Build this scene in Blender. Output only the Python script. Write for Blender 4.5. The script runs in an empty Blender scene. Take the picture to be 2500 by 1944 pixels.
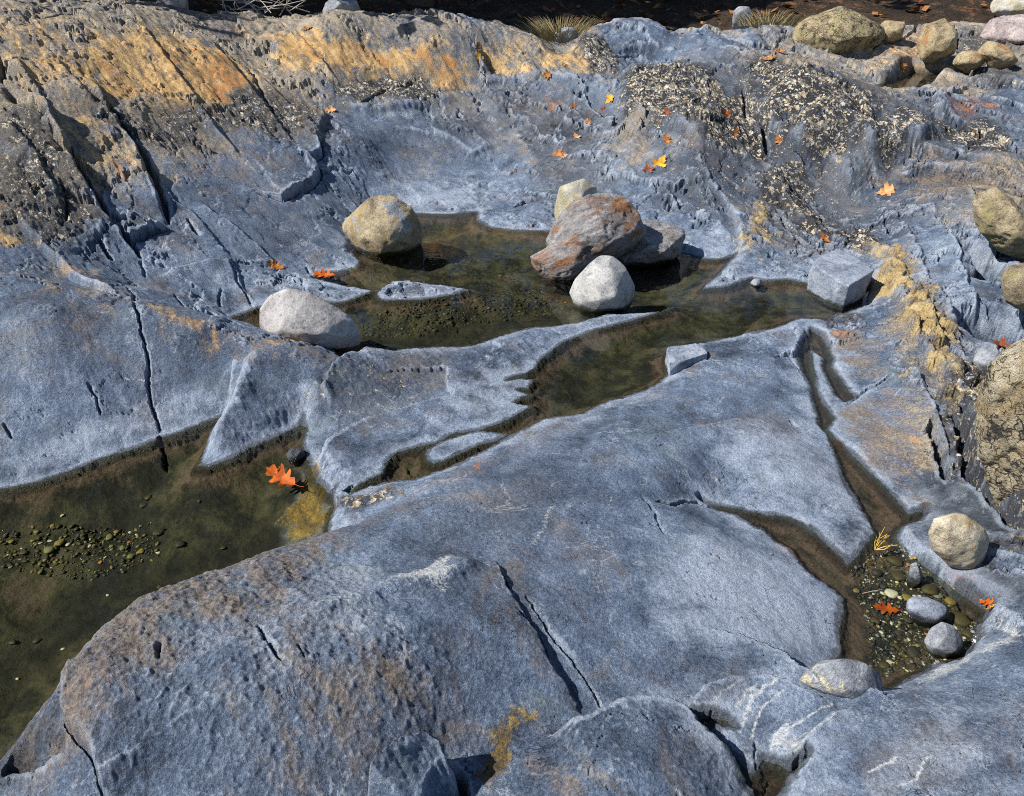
import bpy, bmesh, math, random
import numpy as np
from mathutils import Vector, Matrix
random.seed(7); np.random.seed(7)
R = math.radians
S = bpy.context.scene
COL = S.collection
QUICK = 1.0                                            # grid density

# ------------------------------------------------------------------ camera, sky, sun, exposure
CAM_H, PITCH, FPX, CX, CY = 1.9, R(30), 1962.0, 1250.0, 972.0
cd = bpy.data.cameras.new('camera'); cam = bpy.data.objects.new('camera', cd); COL.objects.link(cam)
cam.location = (0, 0, CAM_H); cam.rotation_euler = (R(90) - PITCH, 0, 0)
cd.sensor_fit = 'HORIZONTAL'; cd.sensor_width = 36; cd.lens = 36 * FPX / 2500.0
cd.clip_start = 0.05; cd.clip_end = 500
S.camera = cam
SUN_EL, SUN_AZ = R(44), R(-108)                        # azimuth measured from +Y towards +X: from the left, a little behind
to_sun = Vector((math.sin(SUN_AZ) * math.cos(SUN_EL), math.cos(SUN_AZ) * math.cos(SUN_EL), math.sin(SUN_EL)))
W = bpy.data.worlds.new('World'); S.world = W; W.use_nodes = True
nt = W.node_tree; bg = nt.nodes['Background']
sky = nt.nodes.new('ShaderNodeTexSky'); sky.sky_type = 'NISHITA'; sky.sun_disc = False
sky.sun_elevation = SUN_EL; sky.sun_rotation = SUN_AZ; sky.altitude = 300; sky.air_density = 1.0; sky.dust_density = 0.4; sky.ozone_density = 1.5
nt.links.new(sky.outputs[0], bg.inputs[0]); bg.inputs[1].default_value = 0.075
sd = bpy.data.lights.new('sun', 'SUN'); sd.energy = 5.0; sd.angle = R(0.5); sd.color = (1.0, 0.94, 0.85)
sun = bpy.data.objects.new('sun', sd); COL.objects.link(sun); sun.rotation_euler = to_sun.to_track_quat('Z', 'Y').to_euler()
S.view_settings.view_transform = 'Standard'; S.view_settings.look = 'None'; S.view_settings.exposure = 0.78; S.view_settings.gamma = 1.0
S.cycles.max_bounces = 6; S.cycles.transparent_max_bounces = 8; S.cycles.use_denoising = False; S.cycles.pixel_filter_type = 'BLACKMAN_HARRIS'; S.cycles.filter_width = 1.0
S.cycles.caustics_reflective = False; S.cycles.caustics_refractive = False

# ------------------------------------------------------------------ helpers: survey points -> world
SP, CP = math.sin(PITCH), math.cos(PITCH)
TILE = {'A': (0, 0), 'B': (825, 0), 'C': (1650, 0), 'D': (0, 640), 'E': (825, 640), 'F': (1650, 640), 'G': (0, 1284), 'H': (825, 1284), 'I': (1650, 1284)}
def src(t, x, y):
    if t == 'P': return x * 2500 / 2184.0, y * 2500 / 2184.0
    ox, oy = TILE[t]; k = 850 / 2184.0
    return ox + x * k, oy + y * k
def ray(t, x, y):
    sx, sy = src(t, x, y); X = sx - CX; U = CY - sy
    return np.array((X, FPX * CP + U * SP, -FPX * SP + U * CP)) / FPX
def at(t, x, y, z=0.0):
    r = ray(t, x, y); k = (z - CAM_H) / r[2]
    return np.array((r[0] * k, r[1] * k, z))
def aty(t, x, y, Y):
    r = ray(t, x, y); k = Y / r[1]
    return np.array((r[0] * k, Y, CAM_H + r[2] * k))

# ------------------------------------------------------------------ helpers: noise
def _hash(i, j, k=0):
    n = (i.astype(np.int64) * 374761393 + j.astype(np.int64) * 668265263 + np.int64(k) * 1274126177) & 0xffffffff
    n = ((n ^ (n >> 13)) * 1274126177) & 0xffffffff
    n = ((n ^ (n >> 16)) * 2246822519) & 0xffffffff
    return (n ^ (n >> 15)) & 0xffffffff
_GA = np.linspace(0, 2 * np.pi, 64, endpoint=False); _GX = np.cos(_GA); _GY = np.sin(_GA)
def perlin(x, y, seed=0):
    i = np.floor(x); j = np.floor(y); fx = x - i; fy = y - j
    ux = fx * fx * fx * (fx * (fx * 6 - 15) + 10); uy = fy * fy * fy * (fy * (fy * 6 - 15) + 10)
    i = i.astype(np.int64); j = j.astype(np.int64)
    def g(a, b, dx, dy):
        h = _hash(i + a, j + b, seed) & 63
        return _GX[h] * dx + _GY[h] * dy
    a = g(0, 0, fx, fy); b = g(1, 0, fx - 1, fy); c = g(0, 1, fx, fy - 1); d = g(1, 1, fx - 1, fy - 1)
    return 1.5 * ((a + (b - a) * ux) * (1 - uy) + (c + (d - c) * ux) * uy)
def fbm(x, y, f, octs, seed=0, gain=0.5, lod=None):
    out = np.zeros_like(x); amp = 1.0
    for o in range(octs):
        n = perlin(x * f + 17.3 * o, y * f - 9.1 * o, seed + o * 13)
        if lod is not None: n = n * np.clip((1.0 / f) / lod - 1.5, 0, 1)
        out += amp * n; amp *= gain; f *= 2.03
    return out
def worley(x, y, seed=0):
    i = np.floor(x).astype(np.int64); j = np.floor(y).astype(np.int64)
    d1 = np.full(x.shape, 9.0); d2 = np.full(x.shape, 9.0); cid = np.zeros(x.shape)
    for a in (-1, 0, 1):
        for b in (-1, 0, 1):
            h = _hash(i + a, j + b, seed)
            qx = i + a + (h & 1023) / 1023.0; qy = j + b + ((h >> 10) & 1023) / 1023.0
            d = np.hypot(qx - x, qy - y); v = ((h >> 20) & 255) / 255.0
            n = d < d1
            d2 = np.where(n, d1, np.minimum(d2, d)); cid = np.where(n, v, cid); d1 = np.where(n, d, d1)
    return d1, d2, cid
def facets(px, py, seed, off, tx, ty, gap):           # broken blocks: every cell a tilted plane, a joint between neighbours
    i = np.floor(px).astype(np.int64); j = np.floor(py).astype(np.int64)
    d1 = np.full(px.shape, 9.0); d2 = np.full(px.shape, 9.0); h0 = np.zeros(px.shape)
    for a in (-1, 0, 1):
        for b in (-1, 0, 1):
            h = _hash(i + a, j + b, seed); dx = i + a + (h & 1023) / 1023.0 - px; dy = j + b + ((h >> 10) & 1023) / 1023.0 - py
            d = np.hypot(dx, dy); v = ((h >> 20) & 255) / 127.5 - 1; u = ((h >> 5) & 255) / 127.5 - 1; w = ((h >> 13) & 255) / 127.5 - 1
            hh = off * v + tx * u * dx + ty * (w * .6 + .4) * dy; n = d < d1
            d2 = np.where(n, d1, np.minimum(d2, d)); h0 = np.where(n, hh, h0); d1 = np.where(n, d, d1)
    return h0 - gap * (1 - sst(.01, .07, d2 - d1))
def sst(a, b, x):
    t = np.clip((x - a) / (b - a), 0, 1); return t * t * (3 - 2 * t)

# ------------------------------------------------------------------ helpers: plan geometry
def line_dist(x, y, L):
    best = np.full(x.shape, 1e9); side = np.ones(x.shape); tt = np.zeros(x.shape)
    seg = np.hypot(L[1:, 0] - L[:-1, 0], L[1:, 1] - L[:-1, 1]); cum = np.concatenate([[0], np.cumsum(seg)]); tot = cum[-1]
    for k in range(len(L) - 1):
        ax, ay = L[k, :2]; bx, by = L[k + 1, :2]; dx, dy = bx - ax, by - ay; l2 = dx * dx + dy * dy + 1e-12
        t = np.clip(((x - ax) * dx + (y - ay) * dy) / l2, 0, 1)
        ex = x - ax - t * dx; ey = y - ay - t * dy; d = ex * ex + ey * ey
        n = d < best
        best = np.where(n, d, best); side = np.where(n, np.sign(dx * (y - ay) - dy * (x - ax) + 1e-15), side)
        tt = np.where(n, (cum[k] + t * seg[k]) / tot, tt)
    return np.sqrt(best), side, tt
def inside(x, y, Pn):
    c = np.zeros(x.shape, bool); n = len(Pn); j = n - 1
    for i in range(n):
        xi, yi = Pn[i, :2]; xj, yj = Pn[j, :2]
        if yi != yj:
            c ^= ((yi > y) != (yj > y)) & (x < (xj - xi) * (y - yi) / (yj - yi) + xi)
        j = i
    return c
def poly_sd(x, y, Pn):                                 # negative inside
    d, _, _ = line_dist(x, y, np.vstack([Pn, Pn[:1]]))
    return np.where(inside(x, y, Pn), -d, d)
def near(x, y, L, m):
    return np.nonzero((x > L[:, 0].min() - m) & (x < L[:, 0].max() + m) & (y > L[:, 1].min() - m) & (y < L[:, 1].max() + m))[0]

# ------------------------------------------------------------------ the water outlines (surveyed on the water plane)
LV_MAIN, LV_LEFT, LV_RIGHT, LV_TOP, LV_BOT = 0.0, -0.07, -0.02, 0.735, 0.075
def out(level, *runs):
    pts = []
    for t, z, lst in runs:
        for p in lst:
            pts.append(at(t, p[0], p[1], level if z is None else z)[:2])
    return np.array(pts)
MAIN = out(LV_MAIN,
  ('P', None, [(664, 593), (690, 580), (730, 577), (762, 570), (768, 556), (752, 540), (770, 505), (820, 470), (880, 456), (893, 455), (960, 458), (1020, 452), (1016, 470), (1047, 486), (1095, 491), (1159, 493), (1260, 500), (1400, 530), (1458, 541), (1500, 552), (1533, 554), (1571, 544), (1553, 562), (1525, 592), (1496, 617), (1543, 613), (1605, 593), (1632, 600), (1679, 596), (1724, 605), (1790, 610), (1858, 612), (1846, 651), (1798, 668), (1760, 684), (1744, 680), (1706, 680), (1659, 697), (1594, 712), (1509, 729), (1442, 738), (1422, 752), (1425, 783), (1450, 775), (1420, 800)]),
  ('E', None, [(1990, 770), (1880, 820), (1700, 870), (1570, 920), (1540, 945), (1460, 960), (1290, 985), (1150, 1055), (1085, 1085), (1010, 1130), (900, 1190), (740, 1262), (640, 1312), (480, 1365), (300, 1385), (200, 1410), (90, 1445), (60, 1425), (200, 1358), (270, 1325), (330, 1222), (380, 1190), (520, 1155), (640, 1128), (700, 1085), (760, 1068), (900, 1050), (1000, 1020), (1120, 960), (1225, 897), (1160, 893), (1110, 880), (1160, 850), (1228, 832), (1180, 818), (1130, 798), (1200, 790), (1232, 738), (1150, 728), (1060, 742), (1075, 725), (1170, 700), (1240, 660), (1280, 600), (1340, 550), (1420, 500), (1600, 430), (1800, 380), (2000, 320), (2112, 274)]),
  ('E', 0.03, [(2040, 278), (1850, 292), (1700, 295)]),
  ('E', 0.06, [(1500, 318), (1400, 335), (1200, 350), (1050, 395), (900, 445), (800, 465), (600, 468), (450, 478), (300, 496), (150, 525), (20, 560)]),
  ('D', 0.02, [(2080, 520), (1900, 470), (1700, 440)]),
  ('D', None, [(1600, 415), (1448, 356), (1520, 325), (1622, 285), (1800, 270), (2050, 250)]),
  ('E', None, [(0, 256), (60, 246), (150, 215), (236, 180), (100, 152)]),
  ('D', None, [(2184, 152), (2080, 125), (1985, 108)]))
ISLE_SHOAL = out(0, ('E', None, [(236, 195), (280, 150), (345, 124), (480, 120), (640, 145), (822, 176), (720, 205), (600, 226), (440, 238), (300, 240), (245, 225)]))
ISLE_LENS = out(0, ('E', None, [(552, 1200), (575, 1165), (650, 1125), (760, 1085), (880, 1058), (1000, 1070), (1078, 1080), (1000, 1120), (880, 1150), (780, 1200), (700, 1235), (610, 1264), (565, 1245)]))
LEFT = out(LV_LEFT,
  ('D', None, [(-600, 1560), (0, 1428), (240, 1382), (440, 1312), (620, 1232), (760, 1195), (900, 1150), (1005, 1102), (1090, 1082), (1270, 1012), (1425, 955), (1440, 1000), (1300, 1160), (1230, 1280), (1300, 1292), (1480, 1215), (1600, 1150), (1720, 1100), (1850, 1040), (1912, 1008), (1935, 1050), (1900, 1120), (1930, 1230), (1960, 1330), (2050, 1440), (2130, 1485), (2090, 1570), (2060, 1640)]),
  ('G', 0.02, [(2060, 20), (1900, 75)]),
  ('G', 0.05, [(1650, 170), (1400, 290), (1000, 420), (840, 490)]),
  ('G', 0.07, [(700, 600), (520, 750), (430, 860), (380, 980), (230, 1110), (150, 1190), (0, 1370), (-400, 1700), (-900, 1500)]))
RIGHT = out(LV_RIGHT,
  ('F', None, [(820, 465), (860, 440), (920, 470), (962, 560), (985, 605), (975, 660), (1040, 745), (1100, 822), (1130, 850), (1060, 885), (1008, 830), (955, 745), (918, 650), (925, 600), (885, 565), (850, 560), (850, 640), (875, 730), (880, 800), (930, 900), (1000, 985), (950, 1045), (1000, 1110), (1130, 1230), (1250, 1350), (1350, 1460), (1450, 1580), (1560, 1560), (1540, 1620), (1420, 1660)]),
  ('I', None, [(1380, 60), (1420, 150), (1540, 240), (1700, 370), (1850, 470), (1960, 540), (1900, 620), (1870, 700), (1810, 800), (1790, 870), (1640, 860), (1560, 915), (1440, 975), (1330, 1040), (1200, 1010), (1080, 930), (1005, 860), (1000, 840), (1032, 760), (1030, 640), (1045, 540), (1030, 440), (960, 380), (870, 320), (790, 240), (720, 140), (640, 100), (540, 0)]),
  ('F', None, [(520, 1670), (450, 1620), (370, 1580), (280, 1556), (150, 1515), (280, 1535), (400, 1552), (560, 1585), (720, 1607), (800, 1640), (870, 1700)]),
  ('I', None, [(850, 10), (930, 100), (1020, 185), (1088, 252), (1160, 160), (1240, 45)]),
  ('F', None, [(1180, 1570), (1100, 1440), (1040, 1330), (1010, 1230), (970, 1130), (930, 1065), (890, 1020), (885, 960), (868, 880), (850, 780), (800, 690), (770, 600), (785, 530)]))
TOPP = out(LV_TOP, ('C', None, [(1210, 545), (1300, 525), (1420, 480), (1480, 455), (1580, 462), (1700, 458), (1660, 490), (1600, 530), (1520, 550), (1380, 560)]))
BOT = out(LV_BOT, ('I', None, [(30, 1205), (90, 1260), (130, 1330), (260, 1440), (400, 1550), (480, 1640), (500, 1720), (620, 1720), (690, 1610), (820, 1495), (720, 1530), (640, 1505), (540, 1470), (500, 1560), (470, 1560), (400, 1490), (300, 1400), (215, 1310), (260, 1275), (370, 1280), (320, 1225), (240, 1205), (120, 1222)]))
POOLS = [('main', MAIN, LV_MAIN, 0.13, 0.22, [ISLE_SHOAL, ISLE_LENS]), ('left', LEFT, LV_LEFT, 0.17, 0.25, []), ('right', RIGHT, LV_RIGHT, 0.028, 0.08, []),
         ('top', TOPP, LV_TOP, 0.05, 0.1, []), ('bottom', BOT, LV_BOT, 0.025, 0.03, [])]

# ------------------------------------------------------------------ the bedrock relief: spot heights
SPOT = """
1100 950 .05;1000 1000 .07;900 1040 .08;1300 910 .05;1250 1050 .12;1500 800 .06;1650 760 .05;1600 900 .07;1700 1000 .05;1450 1000 .11;1400 1150 .13;1550 1150 .09
1750 1150 .03;1840 1120 .015;1300 1300 .14;1500 1300 .11;1700 1300 .04;1780 1300 .005;1740 1400 .02;1600 1430 .09;1450 1480 .11;1320 1480 .10;1150 1250 .18;1000 1200 .2
1000 1350 .25;1100 1400 .21;1170 1450 .15;850 1150 .16;700 1120 .08;640 1146 .11;560 1170 .16;450 1220 .2;340 1260 .25;285 1280 .27;240 1320 .28;180 1370 .28;145 1405 .28;130 1450 .26
80 1490 .2;0 1580 .2;400 1350 .33;600 1300 .31;700 1250 .22;800 1230 .2;300 1450 .33;500 1450 .34;700 1420 .32;850 1400 .29;250 1600 .27;450 1600 .27;650 1600 .22;850 1550 .2
950 1620 .1;1000 1680 .05;1100 1580 .09;1200 1530 .10;1150 1650 .14;1300 1600 .19;1400 1530 .17;1250 1560 .15;1450 1600 .16;1560 1680 .09;1600 1640 .07;1700 1600 .12;1800 1560 .14
2000 1500 .15;2100 1400 .13;2150 1330 .1;2100 1310 .06;2180 1500 .18;1900 1650 .16;2100 1650 .2;1650 1500 .1;1720 1500 .1;1850 1510 .08;1480 1520 .09;1550 1580 .1;100 1650 .16;60 1690 .16
820 1680 .17;1092 1900 .12;200 1900 .15;2000 1900 .2;1900 1470 .05
100 850 .12;200 850 .086;0 850 .15;0 700 .35;100 700 .33;250 700 .26;300 660 .34;350 668 .31;400 692 .27;480 712 .21;540 718 .18;620 724 .15;700 750 .11;400 800 .075;300 800 .11;450 850 .0
560 760 .18;520 850 .1;600 850 .04;640 800 .12;430 970 -.05;500 930 .0;640 890 -.03;330 630 .2;430 650 .06;300 600 .28;400 600 .15;500 640 .02;450 560 .2;540 640 .015;560 610 .03;620 600 .03;700 620 .02
720 520 .08;755 550 .02;650 500 .15;600 520 .13;560 480 .24;650 430 .3;600 410 .38;0 593 .44;0 452 .70;0 340 .88;0 200 1.05;0 135 1.13;0 27 1.36;150 600 .38;150 500 .53;150 400 .70;150 300 .88
150 200 1.02;150 100 1.17;150 20 1.34;290 520 .30;330 500 .31;250 450 .46;250 350 .68;250 250 .85;250 180 .98;300 100 1.12;300 20 1.3;350 30 1.27;400 400 .47;400 300 .64;450 450 .36;500 400 .43;500 300 .6
500 200 .8;450 150 .93;400 60 1.15;380 20 1.27;560 400 .4;640 400 .33;680 360 .36;680 330 .43;600 300 .54;600 220 .7;600 150 .86;550 80 1.05;560 30 1.2;650 250 .6;700 235 .57;720 290 .47;760 400 .17
800 440 .03;700 440 .18;760 300 .42;850 250 .5;850 350 .22;900 420 .06;950 300 .34;1000 230 .52;1000 380 .1;1060 320 .25;1100 250 .46;1100 400 .09;1080 470 .02;1180 300 .34;1170 380 .15;1180 450 .04
720 30 1.25;800 100 .98;700 170 .78;850 60 1.13;850 150 .80;930 70 1.1;960 170 .72;1000 100 .98;1040 80 1.04;1050 160 .73;1150 72 1.06;1200 140 .76;1250 72 1.06;1290 50 1.12;1300 110 .9;1400 55 1.11;1450 90 .95
1500 62 1.08;1550 62 1.1;1600 70 1.06;1650 60 1.08;1400 130 .82;1550 120 .85;1650 110 .9;1350 180 .75;1400 160 .84;1450 150 .86;1500 220 .74;1400 250 .58;1300 250 .48;1350 330 .36;1450 330 .42;1380 420 .18
1470 420 .2;1500 520 .03;1550 450 .15;1550 350 .36;1600 250 .55;1620 200 .72;1650 130 .92;1700 150 .95;1620 190 .76;1620 250 .58;1750 200 .84;1850 230 .76;1950 270 .61;1980 290 .55;1750 300 .5;1850 320 .44
1700 300 .46;1670 330 .38;1720 350 .34;1800 340 .4;1850 185 .72;2000 165 .73;1800 140 .85;1900 130 .88;2000 130 .88;1980 60 1.05;2100 100 .93;2180 130 .86;1900 80 1.0;1800 90 .98;2000 190 .735;2100 190 .73;2180 200 .71
2050 230 .67;2100 280 .55;2180 300 .5;2000 330 .42;1900 350 .36;1950 380 .32;2050 360 .4;2180 380 .38;1870 400 .24;1820 430 .14;1780 390 .2;1730 430 .12;1700 400 .2;1650 380 .3;1620 420 .2;1640 500 .08;1600 520 .06
1650 570 .02;1720 500 .07;1780 500 .08;1850 480 .12;1900 450 .2;2000 420 .33;2000 520 .25;2100 520 .22;1900 560 .12;2000 650 .2;2080 650 .18;2100 740 .12;1950 750 .13;1900 700 .07;1850 720 .03;1900 850 .04;1960 950 .04
2050 850 .08;2000 1000 .03;2150 900 .2;2180 1000 .22;2080 1050 .07;2050 1200 .05;2150 1200 .1;2180 1270 .1;1950 1110 .01;1800 760 .03;1760 850 .01;1850 950 .03;1940 1070 .01
"""
ctl = []
for ln in SPOT.split('\n'):
    for it in ln.split(';'):
        v = it.split()
        if len(v) == 3:
            a_, b_, z_ = map(float, v)
            if a_ <= 690 and 40 < b_ <= 610 and not (a_ < 50 and b_ > 560):   # the left hill: one broad dipping flank
                r_ = ray('P', a_, b_); k_ = (CAM_H + .43 * (.89 * .74 + .455 * 6.2)) / (.43 * (-.89 * r_[0] + .455 * r_[1]) - r_[2]); zp = CAM_H + r_[2] * k_; z_ = max(zp, .03) * .85 + z_ * .15
            ctl.append(at('P', a_, b_, z_))
for p in [(-6, 1, .4), (-6, 4, 1.0), (-7, 7, 1.6), (-7, 10, 1.5), (6, 1, .5), (6, 4, .6), (7, 7, 1.0), (7, 10, 1.2), (-4, .3, .2), (4, .3, .3), (0, .2, .15), (-4, 10, 1.15), (-2, 10, .8), (0, 10.2, .75), (2, 10.2, .75), (4, 10.2, .9), (-3, 2.0, -.15), (-3.5, 2.8, .15), (0, 11.2, .8), (-4, 11.2, 1.0), (4, 11.2, .9)]:
    ctl.append(np.array(p, float))
for nm, Pn, lv, dm, Ld, isl in POOLS:
    for q in [Pn] + isl:
        for k in range(0, len(q), 2):
            if abs(q[k, 0]) < 3.2: ctl.append(np.array((q[k, 0], q[k, 1], lv)))
ctl = np.array(ctl)
keep = []
for k in range(len(ctl)):                              # drop near-duplicates so the solve stays well behaved
    if all((ctl[k, 0] - ctl[m, 0]) ** 2 + (ctl[k, 1] - ctl[m, 1]) ** 2 > 0.0009 for m in keep): keep.append(k)
ctl = ctl[keep]
MQ = 0.12
A_ = np.sqrt((ctl[:, None, 0] - ctl[None, :, 0]) ** 2 + (ctl[:, None, 1] - ctl[None, :, 1]) ** 2 + MQ * MQ)
wts = np.linalg.solve(A_ - 0.03 * np.eye(len(ctl)), ctl[:, 2] - 0.3)
GX0, GY0, GD = -8.0, 0.0, 0.05
gx = np.arange(GX0, 8.0 + GD, GD); gy = np.arange(GY0, 12.0 + GD, GD)
XX, YY = np.meshgrid(gx, gy); BASE = np.full(XX.shape, 0.3)
for k in range(len(ctl)):
    BASE += wts[k] * np.sqrt((XX - ctl[k, 0]) ** 2 + (YY - ctl[k, 1]) ** 2 + MQ * MQ)
def base(x, y):                                        # bicubic lookup
    fx = np.clip((x - GX0) / GD, 1, len(gx) - 3.001); fy = np.clip((y - GY0) / GD, 1, len(gy) - 3.001)
    i = np.floor(fx).astype(int); j = np.floor(fy).astype(int); tx = fx - i; ty = fy - j
    def wgt(t): return (-.5 * t + t * t - .5 * t ** 3, 1 - 2.5 * t * t + 1.5 * t ** 3, .5 * t + 2 * t * t - 1.5 * t ** 3, -.5 * t * t + .5 * t ** 3)
    wx = wgt(tx); wy = wgt(ty); o = 0
    for b in range(4):
        r = 0
        for a in range(4): r = r + wx[a] * BASE[j + b - 1, i + a - 1]
        o = o + wy[b] * r
    return o
_TS = np.exp(np.linspace(math.log(0.9), math.log(13.0), 900))
def cast(t, x, y, H=None):
    H = H or base; r = ray(t, x, y)
    px = r[0] * _TS; py = r[1] * _TS; pz = CAM_H + r[2] * _TS
    below = np.nonzero(pz < H(px, py))[0]
    k = below[0] if len(below) else len(_TS) - 1
    t0, t1 = _TS[max(k - 1, 0)], _TS[k]
    for _ in range(12):
        m = .5 * (t0 + t1); hz = H(np.array([r[0] * m]), np.array([r[1] * m]))[0]
        if CAM_H + r[2] * m < hz: t1 = m
        else: t0 = m
    return np.array((r[0] * t1, r[1] * t1, CAM_H + r[2] * t1))
def L(t, *pts): return np.array([cast(t, a, b) for a, b in pts])

# ------------------------------------------------------------------ the bedrock grid (finer near, coarser far)
NU, NV = int(1110 * QUICK), int(1080 * QUICK)
U0, U1 = -0.82, 0.82; D0, D1 = 0.45 * CP + CAM_H * SP, 11.0 * CP + CAM_H * SP
us = np.linspace(U0, U1, NU); ds = np.exp(np.linspace(math.log(D0), math.log(D1), NV))
Dg, Ug = np.meshgrid(ds, us, indexing='ij')
GXw = (Ug * Dg).ravel(); GYw = ((Dg - CAM_H * SP) / CP).ravel(); lod = (Dg * (math.log(D1 / D0) / NV) * 1.1).ravel()
x, y = GXw, GYw
Z = base(x, y)
wx = x + .014 * perlin(x * 7, y * 7, 1) + .006 * perlin(x * 23, y * 23, 2) + .003 * perlin(x * 61, y * 61, 3)
wy = y + .014 * perlin(x * 7, y * 7, 4) + .006 * perlin(x * 23, y * 23, 5) + .003 * perlin(x * 61, y * 61, 6)
sx_ = x + .4 * (wx - x) + .006 * perlin(x * 40, y * 40, 8) + .004 * perlin(x * 95, y * 95, 18); sy_ = y + .4 * (wy - y) + .006 * perlin(x * 40, y * 40, 9) + .004 * perlin(x * 95, y * 95, 19)
# shorelines
shore = np.full(x.shape, 9.0); bed = np.zeros(x.shape); SD = {}
for nm, Pn, lv, dm, Ld, isl in POOLS:
    ix = near(x, y, Pn, .5); s = poly_sd(sx_[ix], sy_[ix], Pn)
    for q in isl: s = np.maximum(s, -poly_sd(sx_[ix], sy_[ix], q))
    f = np.full(x.shape, 9.0); f[ix] = s; SD[nm] = f
    shore = np.minimum(shore, f)
def apply_shores(Z):
    Z = Z.copy()
    for nm, Pn, lv, dm, Ld, isl in POOLS:
        s = SD[nm]; o = (s > 0) & (s < .3)
        zb = np.maximum(Z[o], lv + .06 * s[o] + .004)
        bw = {'main': .07, 'left': .08, 'right': .03, 'top': .06, 'bottom': .02}[nm]; Z[o] = np.maximum(lv + (zb - lv) * sst(-.2 * bw, bw, s[o]), lv + .10 * s[o])
        i = s <= 0
        Z[i] = lv - dm * (1 - np.exp(s[i] / Ld)) - .012 * sst(0, .03, -s[i])
        bed[i] = 1
    return Z
Z = apply_shores(Z)
# steps, cracks, ribs
def scarp(Ln, H, Ld, side=1, w=.012, ends=8):
    global Z
    ix = near(wx, wy, Ln, Ld * 3.2)
    d, sg, t = line_dist(wx[ix], wy[ix], Ln); s = d * sg * side
    tp = np.clip(np.minimum(t, 1 - t) * ends, 0, 1)
    w = np.maximum(w, 1.6 * lod[ix]); Z[ix] += H * sst(-w, w, s) * np.exp(-np.maximum(s, 0) / Ld) * np.clip(1 - d / (3.0 * Ld), 0, 1) * tp * (bed[ix] < .5)
def crack(Ln, w, dep, ends=8):
    global Z
    ix = near(wx, wy, Ln, w * 3)
    d, sg, t = line_dist(wx[ix], wy[ix], Ln); tp = np.clip(np.minimum(t, 1 - t) * ends, 0, 1)
    wv = np.maximum(w, 1.3 * lod[ix]) * (.55 + .75 * np.abs(perlin(wx[ix] * 9, wy[ix] * 9, 31))) * (.4 + .6 * tp)
    Z[ix] -= dep * (1 - sst(wv * .35, wv, d)) * np.minimum(1, tp * 2)
def rib(Ln, H, w, ends=4):
    global Z
    ix = near(wx, wy, Ln, w * 3)
    d, sg, t = line_dist(wx[ix], wy[ix], Ln); tp = np.clip(np.minimum(t, 1 - t) * ends, 0, 1)
    Z[ix] += H * np.exp(-(d / w) ** 2) * tp
def P_(*p): return L('P', *p)
# left hill: ribs stepping down to the right
scarp(P_((190, 175), (218, 211), (245, 258), (296, 326), (326, 398), (343, 439), (350, 490)), .085, .22, -1)
crack(P_((228, 225), (250, 262), (302, 326), (334, 398), (352, 439), (358, 480)), .035, .12)
scarp(P_((60, 215), (110, 260), (136, 299), (153, 337), (184, 401), (231, 466), (262, 507), (299, 558)), .085, .22, -1)
crack(P_((150, 325), (170, 365), (192, 401), (238, 466), (266, 505), (302, 560)), .03, .12)
scarp(P_((0, 455), (40, 470), (60, 500), (110, 555), (180, 610), (250, 632)), .06, .25, 1)
crack(P_((212, 515), (228, 545), (242, 563)), .02, .08); crack(P_((134, 395), (140, 440), (140, 500)), .015, .06)
scarp(P_((547, 410), (602, 430), (663, 405), (687, 374), (667, 350), (690, 333), (683, 300), (697, 255), (660, 210)), .07, .3, 1)
crack(P_((547, 411), (602, 431), (663, 406), (688, 376), (668, 350), (690, 335), (685, 300)), .018, .08)
crack(P_((683, 367), (714, 360), (742, 370), (757, 362)), .018, .07)
scarp(P_((269, 511), (306, 511), (340, 498), (357, 488)), .07, .2, 1); crack(P_((269, 512), (306, 512), (357, 489)), .015, .06)
for q in [((371, 61), (410, 74), (452, 88), (496, 112)), ((530, 136), (578, 163), (605, 190)), ((530, 143), (561, 204), (585, 255)), ((0, 32), (37, 27), (95, 34), (153, 25), (238, 20)), ((0, 146), (34, 126), (70, 128)), ((721, 228), (775, 232), (836, 194), (897, 167)), ((400, 470), (420, 500), (432, 515)), ((655, 570), (668, 592))]:
    crack(P_(*q), .014, .045)
crack(P_((7, 186), (25, 200), (37, 221)), .06, .2, 3); crack(P_((0, 120), (10, 150), (4, 180)), .04, .1, 3)
for q in [((330, 80), (420, 180), (480, 280)), ((420, 100), (500, 200), (560, 290)), ((560, 60), (640, 160), (690, 240)), ((60, 230), (150, 380), (200, 470)), ((250, 200), (320, 300), (400, 420))]:
    rib(P_(*q), .035, .12)
# back ledges
scarp(P_((700, 240), (800, 246), (891, 232), (960, 222), (1000, 212)), .06, .25, 1, .035); scarp(P_((1010, 195), (1060, 182), (1163, 170), (1258, 184)), .05, .15, 1)
crack(P_((1013, 88), (1040, 130), (1061, 172)), .07, .09, 3); rib(P_((1070, 300), (1100, 290), (1150, 360)), .04, .06, 3)
scarp(P_((1190, 330), (1178, 300), (1195, 262), (1240, 232)), .06, .12, -1); scarp(P_((790, 262), (860, 285), (930, 290), (1010, 335), (1075, 300)), .045, .14, 1)
crack(P_((720, 345), (735, 358), (757, 366)), .02, .06); scarp(P_((1098, 442), (1120, 434), (1150, 428)), .03, .08, 1); crack(P_((1098, 444), (1120, 437), (1148, 430)), .012, .04)
scarp(P_((1325, 118), (1352, 98), (1395, 108), (1440, 120)), .05, .12, 1); crack(P_((1310, 124), (1350, 118), (1375, 112)), .016, .06)
scarp(P_((1450, 62), (1490, 72), (1530, 68), (1580, 72)), .05, .15, -1); scarp(P_((1300, 45), (1355, 52), (1460, 80)), .05, .2, -1)
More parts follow.
